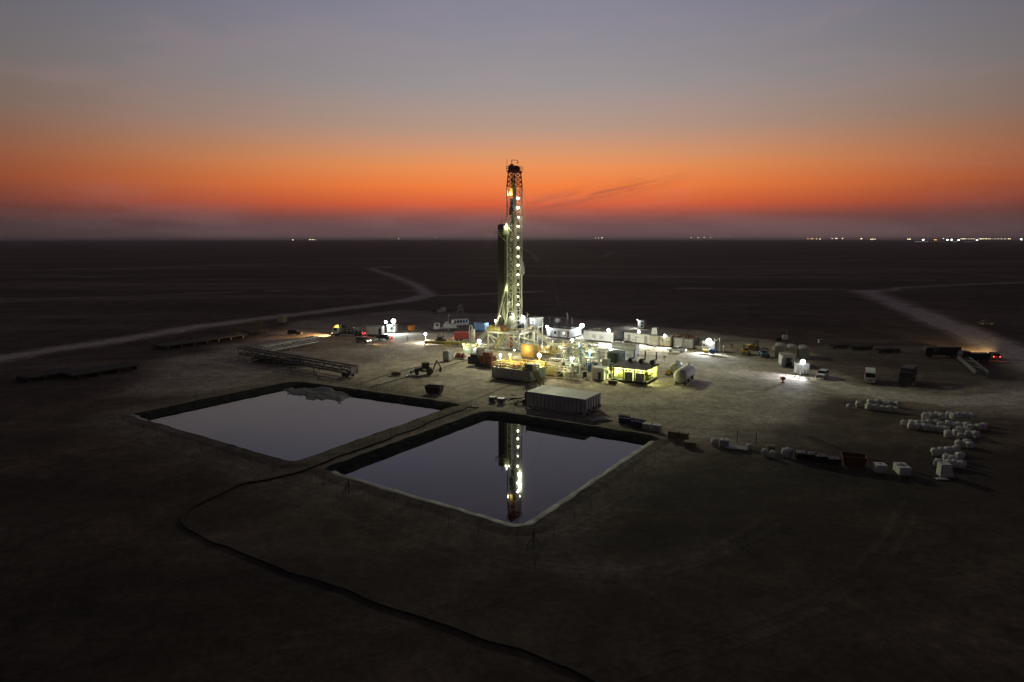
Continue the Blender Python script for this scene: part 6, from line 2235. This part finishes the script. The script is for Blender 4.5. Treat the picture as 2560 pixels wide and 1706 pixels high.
hz_ = thing("hose_pile", "tangled dark hose pile at the left end of the settling tanks", "hoses", G(1293, 1006), SITE)
for k in range(6):
    m = MB()
    pts = []
    x, y = random.uniform(-2.2, -1), random.uniform(-1.5, 1.5)
    for j in range(9):
        pts.append((x + j * .45, y + 1.0 * math.sin(j * .9 + k * 1.7), .15 + .12 * k + .25 * abs(math.sin(j * 1.1 + k))))
    m.path(pts, .11, 8)
    m.build("hose", DARK, hz_, smooth=50)
m = MB()
MB().box(1.6, 2.6, -.7, .7, 0, 1.0).box(1.8, 2.1, -.2, .2, 1.0, 2.3).build("hose_manifold", DARK, hz_)

# materials lying between the rig and the offices
bt = thing("blue_tarp_frame", "blue tarp over gear between two pale slanting beams right of the rig", "tarp", G(1392, 876), SITE)
m = MB()
for j in range(7):
    for i in range(9):
        x, y = -1.6 + i * .4, -1.0 + j * .33
        m.v.append((x, y, .05 + max(0, 1 - (x / 1.7) ** 2) * (.9 + .3 * noise.noise(Vector((x, y, 1))))))
m.f = [(j * 9 + i, j * 9 + i + 1, (j + 1) * 9 + i + 1, (j + 1) * 9 + i) for j in range(6) for i in range(8)]
m.build("tarp_sheet", LBLUE, bt, smooth=60)
for x, k in ((-1.9, .9), (1.5, .9)):
    MB().bar((x, 1.0, 2.6), (x + k, -1.3, 0), .32).build("slanting_beam", WHITE, bt)
rdr = thing("red_rail_rack", "dark red rack with upright pegs right of the blue tarp", "rack", G(1416, 872), SITE)
MB().box(-1.8, 1.2, -.3, .3, .2, 1.2).box(-1.9, 1.3, -.5, .5, 0, .2).build("rack_body", RED, rdr)
m = MB()
for k in range(6):
    m.bar((-1.6 + k * .52, 0, 1.2), (-1.6 + k * .52, 0, 1.8), .12)
m.build("peg", RED, rdr)
for k, (px, py, w_, h_, mt, lab) in enumerate(((1462, 884, 3.0, 1.6, DARK, "dark sheeted crate left of two between pipework and cabins"), (1481, 886, 2.2, 1.8, GREY, "grey rounded crate in the middle between pipework and long cabins"),
                                               (1503, 890, 1.5, 1.9, PALE, "pale upright box just left of the long white cabins"), (1440, 880, 3.0, .9, CANVAS, "low pale sheeted stack right of the dark red rack"))):
    o = thing("stacked_crate", lab, "crate", G(px, py), SITE, "crates between pipework and cabins")
    m = MB()
    m.box(-w_ / 2, w_ / 2, -.7, .7, .12, h_).box(-w_ / 2 + .2, w_ / 2 - .3, -.6, .6, h_, h_ + .15)
    for q in range(4):
        x = -w_ / 2 + w_ * q / 3
        m.box(x - .05, x + .05, -.75, -.7, .12, h_)
    m.build("crate_body", mt, o)
    MB().box(-w_ / 2, w_ / 2, -.6, -.35, 0, .12).box(-w_ / 2, w_ / 2, .35, .6, 0, .12).build("runner", WOOD, o)
jk = [(1535, 858, CANVAS), (1543, 862, LGREY), (1551, 859, GREY), (1548, 854, DARK)]
for k, (px, py, mt) in enumerate(jk):
    o = thing("scrap_bundle", ["pale scrap bundle nearest the wide office's lit end", "light grey low scrap bundle in front of the others by the blue toilet", "grey scrap bundle right of the light one by the blue toilet", "dark scrap bundle under the blue toilet's door"][k], "scrap", G(px, py), SITE)
    m = MB()
    for q in range(9):
        p = Vector((random.uniform(-1, 1), random.uniform(-.6, .6), random.uniform(.1, .5)))
        m.bar(p, p + Vector((random.uniform(-.9, .9), random.uniform(-.4, .4), random.uniform(-.1, .5))), .28, .3)
    m.build("scrap_pieces", mt, o)
yb = thing("yellow_beam_stack", "low yellow steel beams on sleepers before the joined cabins", "beams", G(1563, 868), SITE)
for k in range(3):
    MB().box(-1.9 + k * .1, 1.7 + k * .1, -.6 + k * .4, -.35 + k * .4, .2, .5).build("beam", ORANGE, yb)
MB().box(-1.2, -1.0, -.8, .8, 0, .2).box(1, 1.2, -.8, .8, 0, .2).build("sleeper", WOOD, yb)
for k in range(3):
    p = (1741 + k * 5.5, 872 + k * 1.2)
    ibc(["small pale tote, left one of three in the dark beside the netted containers", "small pale tote, middle of three beside the netted containers", "small pale tote, right one of three beside the netted containers"][k], p[0], p[1], -30, PALE, .95, 1.0, group="three small pale totes")
for px, py, h_, lab in ((1636, 872, 2.2, "grey upright gas rack before the tapered water tank"),):
    o = thing("gas_bottle_rack", lab, "gas rack", G(px, py), SITE)
    for k in range(3):
        MB().lathe([(.12, 0), (.12, 1.4), (.05, 1.6)], (-.3 + k * .3, 0, .1), 10).build("gas_bottle", LGREY, o, smooth=40)
    MB().box(-.5, .5, -.2, .2, 0, .1).bar((-.5, .2, 0), (-.5, .2, 2.2), .08).bar((.5, .2, 0), (.5, .2, 2.2), .08).bar((-.5, .2, 2.2), (.5, .2, 2.2), .08).build("rack_frame", GREY, o)
sbar = thing("sawhorse", "thin pale sawhorse on the lit ground before the steel cabins", "sawhorse", G(1653, 876), SITE)
MB().bar((-.9, 0, .9), (.9, 0, .9), .1).bar((-.8, -.4, 0), (-.8, 0, .9), .08).bar((-.8, .4, 0), (-.8, 0, .9), .08).bar((.8, -.4, 0), (.8, 0, .9), .08).bar((.8, .4, 0), (.8, 0, .9), .08).build("frame", WHITE, sbar)
fc = thing("flat_crate", "small dark crate on the gravel left of the backhoe", "crate", G(990, 938), R(10))
MB().box(-1.1, 1.1, -.6, .6, .12, .7).box(-.9, .6, -.5, .5, .7, .85).build("crate_body", WOOD, fc)
MB().box(-1.1, 1.1, -.5, -.3, 0, .12).box(-1.1, 1.1, .3, .5, 0, .12).build("runner", DARK, fc)


# ---- people
def person(label, px, py, rz, cloth, helmet):
    root = thing("person", label, "person", G(px, py), R(rz))
    me = bpy.data.meshes.new("figure")
    J = [(0, 0, .98), (0, 0, 1.2), (0, .02, 1.42), (0, .02, 1.52), (0, 0, 1.66), (0, 0, 1.76),
         (-.19, .02, 1.42), (-.27, 0, 1.14), (-.24, -.12, .90), (-.23, -.16, .80), (.19, .02, 1.42), (.28, .02, 1.14), (.26, -.05, .90), (.26, -.08, .80),
         (-.1, 0, .9), (-.12, -.03, .5), (-.13, .03, .08), (-.13, -.13, .04), (.1, 0, .9), (.12, .02, .5), (.14, .10, .08), (.14, -.06, .04)]
    E = [(0, 1), (1, 2), (2, 3), (3, 4), (4, 5), (2, 6), (6, 7), (7, 8), (8, 9), (2, 10), (10, 11), (11, 12), (12, 13), (0, 14), (14, 15), (15, 16), (16, 17), (0, 18), (18, 19), (19, 20), (20, 21)]
    RD = [.15, .14, .15, .06, .10, .07, .08, .055, .045, .035, .08, .055, .045, .035, .10, .075, .055, .04, .10, .075, .055, .04]
    me.from_pydata(J, E, [])
    o = bpy.data.objects.new("body", me)
    COL.objects.link(o)
    o.parent = root
    o.modifiers.new("skin", "SKIN")
    for v, r_ in zip(me.skin_vertices[0].data, RD):
        v.radius = (r_, r_ * .85)
    me.skin_vertices[0].data[0].use_root = True
    s_ = o.modifiers.new("sub", "SUBSURF")
    s_.levels = s_.render_levels = 2
    me.materials.append(cloth)
    MB().lathe([(.125, 1.70), (.13, 1.74), (.11, 1.82), (.05, 1.87)], n=14).box(-.1, .1, -.18, -.1, 1.70, 1.72).build("helmet", helmet, root, smooth=50)
    MB().lathe([(.085, 1.56), (.10, 1.62), (.10, 1.70)], (0, -.01, 0), 12).box(-.02, .02, -.135, -.09, 1.62, 1.66).build("face", SKIN, root, smooth=50)
    return root


person("person in red coverall and white helmet walking on the floodlit ground", 1829, 873, -30, RED, WHITE)
person("person in dark clothes standing left of the yellow-green catwalk", 1019, 854, 40, DARK, DARK)
person("person in orange vest standing in the bright generator shed doorway", 1535, 945, 0, paint("vest_orange", (.6, .22, .04), .8), WHITE)

# ---- long hoses on the ground
def ground_hose(name, label, pts, r, mat, wob=.25):
    P_ = [G(x, y) for x, y in pts]
    dense = []
    for i in range(len(P_) - 1):
        n = max(2, int((P_[i + 1] - P_[i]).length / 1.2))
        p0, p1, p2, p3 = P_[max(i - 1, 0)], P_[i], P_[i + 1], P_[min(i + 2, len(P_) - 1)]
        for k in range(n):
            t = k / n
            q = .5 * ((2 * p1) + (p2 - p0) * t + (2 * p0 - 5 * p1 + 4 * p2 - p3) * t * t + (3 * p1 - p0 - 3 * p2 + p3) * t ** 3)
            dense.append(q)
    dense.append(P_[-1])
    for q in dense:
        q.x += wob * noise.noise(q * .25)
        q.y += wob * noise.noise(q * .25 + Vector((9, 0, 0)))
        d, w_ = pit_near(q.x, q.y)
        b = 0 if d > w_ + 2.2 else .34
        q.z = b - .16 + r + .02 + (.10 * noise.noise(Vector((q.x * .03, q.y * .03, 0))))
    o = MB().path(dense, r, 8).build(name, mat, smooth=60)
    return tag(o, label, "hose")


ground_hose("discharge_hose", "long black discharge hose running between the pits and down to the bottom edge",
            [(1195, 1018), (1140, 1030), (1040, 1070), (940, 1108), (850, 1140), (760, 1175), (680, 1196), (600, 1212), (545, 1240), (480, 1272), (456, 1296), (462, 1316), (520, 1352), (640, 1398), (800, 1452), (960, 1514), (1120, 1568), (1300, 1628), (1420, 1676), (1520, 1725)], .11, paint("hose_rubber", (.008, .008, .008), .97, dirt=.1), .5)
ground_hose("ground_cable", "thin cable lying from the mud tank down to the dividing bank", [(1288, 958), (1260, 966), (1220, 984), (1180, 1000), (1150, 1012)], .06, DARK)
ground_hose("supply_hose", "dark hose lying along the edge of the pad left of the backhoe", [(925, 968), (960, 958), (1010, 944), (1060, 938), (1110, 918), (1150, 905), (1185, 898)], .10, DARK)
ground_hose("supply_hose", "second dark hose behind the backhoe reaching toward the shakers", [(890, 962), (940, 945), (1000, 928), (1050, 916), (1108, 905)], .08, DARK)
ground_hose("ground_cable", "thin cable curving from the track to the white totes at lower right", [(2020, 1088), (2090, 1112), (2150, 1134), (2220, 1158), (2330, 1190)], .06, BLACK)
pl = thing("long_pipe", "single pale pipe lying on the ground left of the long lattice trailer", "pipe", G(560, 903), 0)
a, b = G(500, 912), G(613, 898)
MB().tube(a - pl.location + Vector((0, 0, .12)), b - pl.location + Vector((0, 0, .12)), .11).build("pipe_body", LGREY, pl)
MB().lathe([(.16, 0), (.16, .2)], a - pl.location + Vector((0, 0, .02)), 8).build("pipe_support", DARK, pl)

# ---- fences round the pits
def pit_fence(label, out, off, every):
    root = thing("pit_fence", label, "fence", (out[0][0].x, out[0][0].y, 0), 0)
    acc, last, posts = 0, None, []
    for p, n_ in out + [out[0]]:
        q = p + n_ * off
        if last is not None:
            acc += (q - last).length
        if last is None or acc >= every:
            posts.append(q)
            acc = 0
        last = q
    bx_, by_ = root.location.x, root.location.y
    w_ = MB()
    for i, q in enumerate(posts):
        x, y = q.x - bx_, q.y - by_
        MB().bar((x, y, -.25), (x + random.uniform(-.06, .06), y, 1.35), .042).build("post", BLACK, root)
        if i:
            for z in (.45, .85, 1.25):
                w_.bar((posts[i - 1].x - bx_, posts[i - 1].y - by_, z), (x, y, z), .008)
    w_.build("wire", BLACK, root)
    return root


pit_fence("thin post and wire fence round the left pit", OUT_A, 4.9, 4.2)
pit_fence("thin post and wire fence round the right pit", OUT_B, 4.6, 4.2)
for px, py, lab in ((1334, 1361, "braced dark corner post below the near corner of the right pit"), (872, 1230, "braced dark corner post by the left corner of the right pit")):
    o = thing("brace_post", lab, "post", G(px, py), 0)
    MB().bar((0, 0, -.1), (0, 0, 1.6), .10).build("post", BLACK, o)
    MB().bar((0, 0, 1.1), (-.7, -.3, -.1), .06).bar((0, 0, 1.1), (.7, -.3, -.1), .06).build("brace", BLACK, o)

# ---- lights along the horizon, some nine kilometres away
def far_lamp(px, py, r, mat, label, group, Y=9000.0):
    d = ray(px, 853)
    p = Vector((d.x * Y / d.y, Y, -.1))
    h = max(4.0, ZAT(Y, py))
    o = thing("distant_lamp_mast", label, "distant light", p, 0, group)
    MB().tube((0, 0, 0), (0, 0, h), .6, 6).build("mast", DARK, o)
    MB().lathe([(r * .2, -r * .8), (r * .8, -r * .5), (r, 0), (r * .8, r * .5), (r * .2, r * .8)], (0, 0, h), 10).build("lamp_head", mat, o)
    return o


FW = glow("far_lamp_white", (.95, 1, .98), 16)
FY = glow("far_lamp_yellow", (1, .88, .50), 7)
FO = glow("far_lamp_orange", (1, .55, .12), 4)
for px in (1589, 1607, 1618, 1637, 1668, 1696, 1720, 1775, 1790, 1800, 1815, 1835, 1848, 1870, 1888, 1938, 1970, 2005, 2040, 2075, 2093):
    far_lamp(2000 + px / 4.2, 597.4, 4.2, FY, "tiny yellow light in the evenly spaced row along the right horizon", "row of yellow horizon lights")
for px, py in ((1200, 600), (1450, 600), (1492, 600), (1565, 600.5), (1752, 600.5), (2207, 598.5), (2285, 599), (2325, 598.5)):
    far_lamp(2000 + px / 4.2, py, 9.0, FW, "bright white flare of light below the yellow row on the right horizon", "bright white horizon lights")
for px, py in ((50, 597.5), (68, 597), (1318, 600), (1332, 600), (15, 597)):
    far_lamp(2000 + px / 4.2, py, 5.5, FO, "orange pinpoint light on the right horizon", "orange horizon lights")
for px, py in ((103, 597.5), (140, 598), (265, 596.5), (300, 596.5), (313, 596.5), (372, 596.5), (560, 597), (568, 597), (660, 598.5), (675, 598.5), (690, 598.5), (705, 598.5), (1040, 598.5), (1055, 598), (1068, 598.5), (1405, 597)):
    far_lamp(2000 + px / 4.2, py, 4.4, FY, "faint pinpoint light left of the bright cluster on the horizon", "faint horizon lights right of centre")
for px, py, r in ((744, 600, 5), (786, 599.5, 5), (792, 599.5, 5), (797, 599.5, 4), (1003, 597, 3), (1093, 596, 3), (1484, 595.5, 3), (1492, 595, 4), (1500, 595, 4), (1718, 595, 3.4), (1735, 594.6, 3.4), (1750, 594.3, 3.4), (1765, 594, 3.4), (1790, 592.5, 3), (1812, 591.5, 3)):
    far_lamp(px, py, r, FY if px < 1780 else FO, "faint pinpoint light on the horizon near the middle" if px > 1000 else "small yellow light on the left horizon", "faint horizon lights near the middle" if px > 1000 else "left horizon lights")
for px0, px1, mt, lab in ((2265, 2299, glow("far_tent_white", (.8, .9, .9), .35), "pale lit camp building below the horizon, left of the row"), (2304, 2345, glow("far_tent_brown", (.6, .4, .35), .16), "dim brownish camp building below the white lights"),
                          (2354, 2368, glow("far_tent_mint", (.55, 1, .8), .40), "mint green lit camp building below the white lights"), (2385, 2412, glow("far_tent_grey", (.5, .5, .5), .25), "grey lit camp building at the end of the camp")):
    Y = 7600.0
    d0, d1 = ray(px0, 853), ray(px1, 853)
    x0, x1 = d0.x * Y / d0.y, d1.x * Y / d1.y
    o = thing("distant_camp_building", lab, "distant building", ((x0 + x1) / 2, Y, 0), 0, "distant camp buildings")
    h_ = (x1 - x0) / 2
    MB().box(-h_, h_, 0, 12, 0, 7.0).build("wall", WHITE, o)
    MB().prism([(-h_ - 1, 7.0), (h_ + 1, 7.0), (h_ - 2, 9.5), (-h_ + 2, 9.5)], -.5, 12.5).build("roof", GREY, o)
    m = MB()
    n = 6
    for k in range(n):
        x = -h_ + 2 * h_ * (k + .5) / n
        m.box(x - h_ / n * .8, x + h_ / n * .8, -.3, -.05, 1.0, 6.4)
    m.build("lit_window_or_wall", mt, o)  # glowing strips added in place of lamp light falling on the walls

# ---- evening haze over the plain
hz = MB().box(-29000, 29000, -200, 29000, -4.2, 62).build("haze", paint("haze_tmp", (1, 1, 1)))
hm = bpy.data.materials.new("evening_haze")
hm.use_nodes = True
t = NT(hm.node_tree)
pv = t.n("ShaderNodeVolumePrincipled", {"Color": (.86, .84, .84, 1), "Density": 5e-5, "Anisotropy": 0.3})
t.n("ShaderNodeOutputMaterial", {"Volume": pv})
hz.data.materials.clear()
hz.data.materials.append(hm)
hz["kind"] = "stuff"
S.cycles.volume_bounces = 0
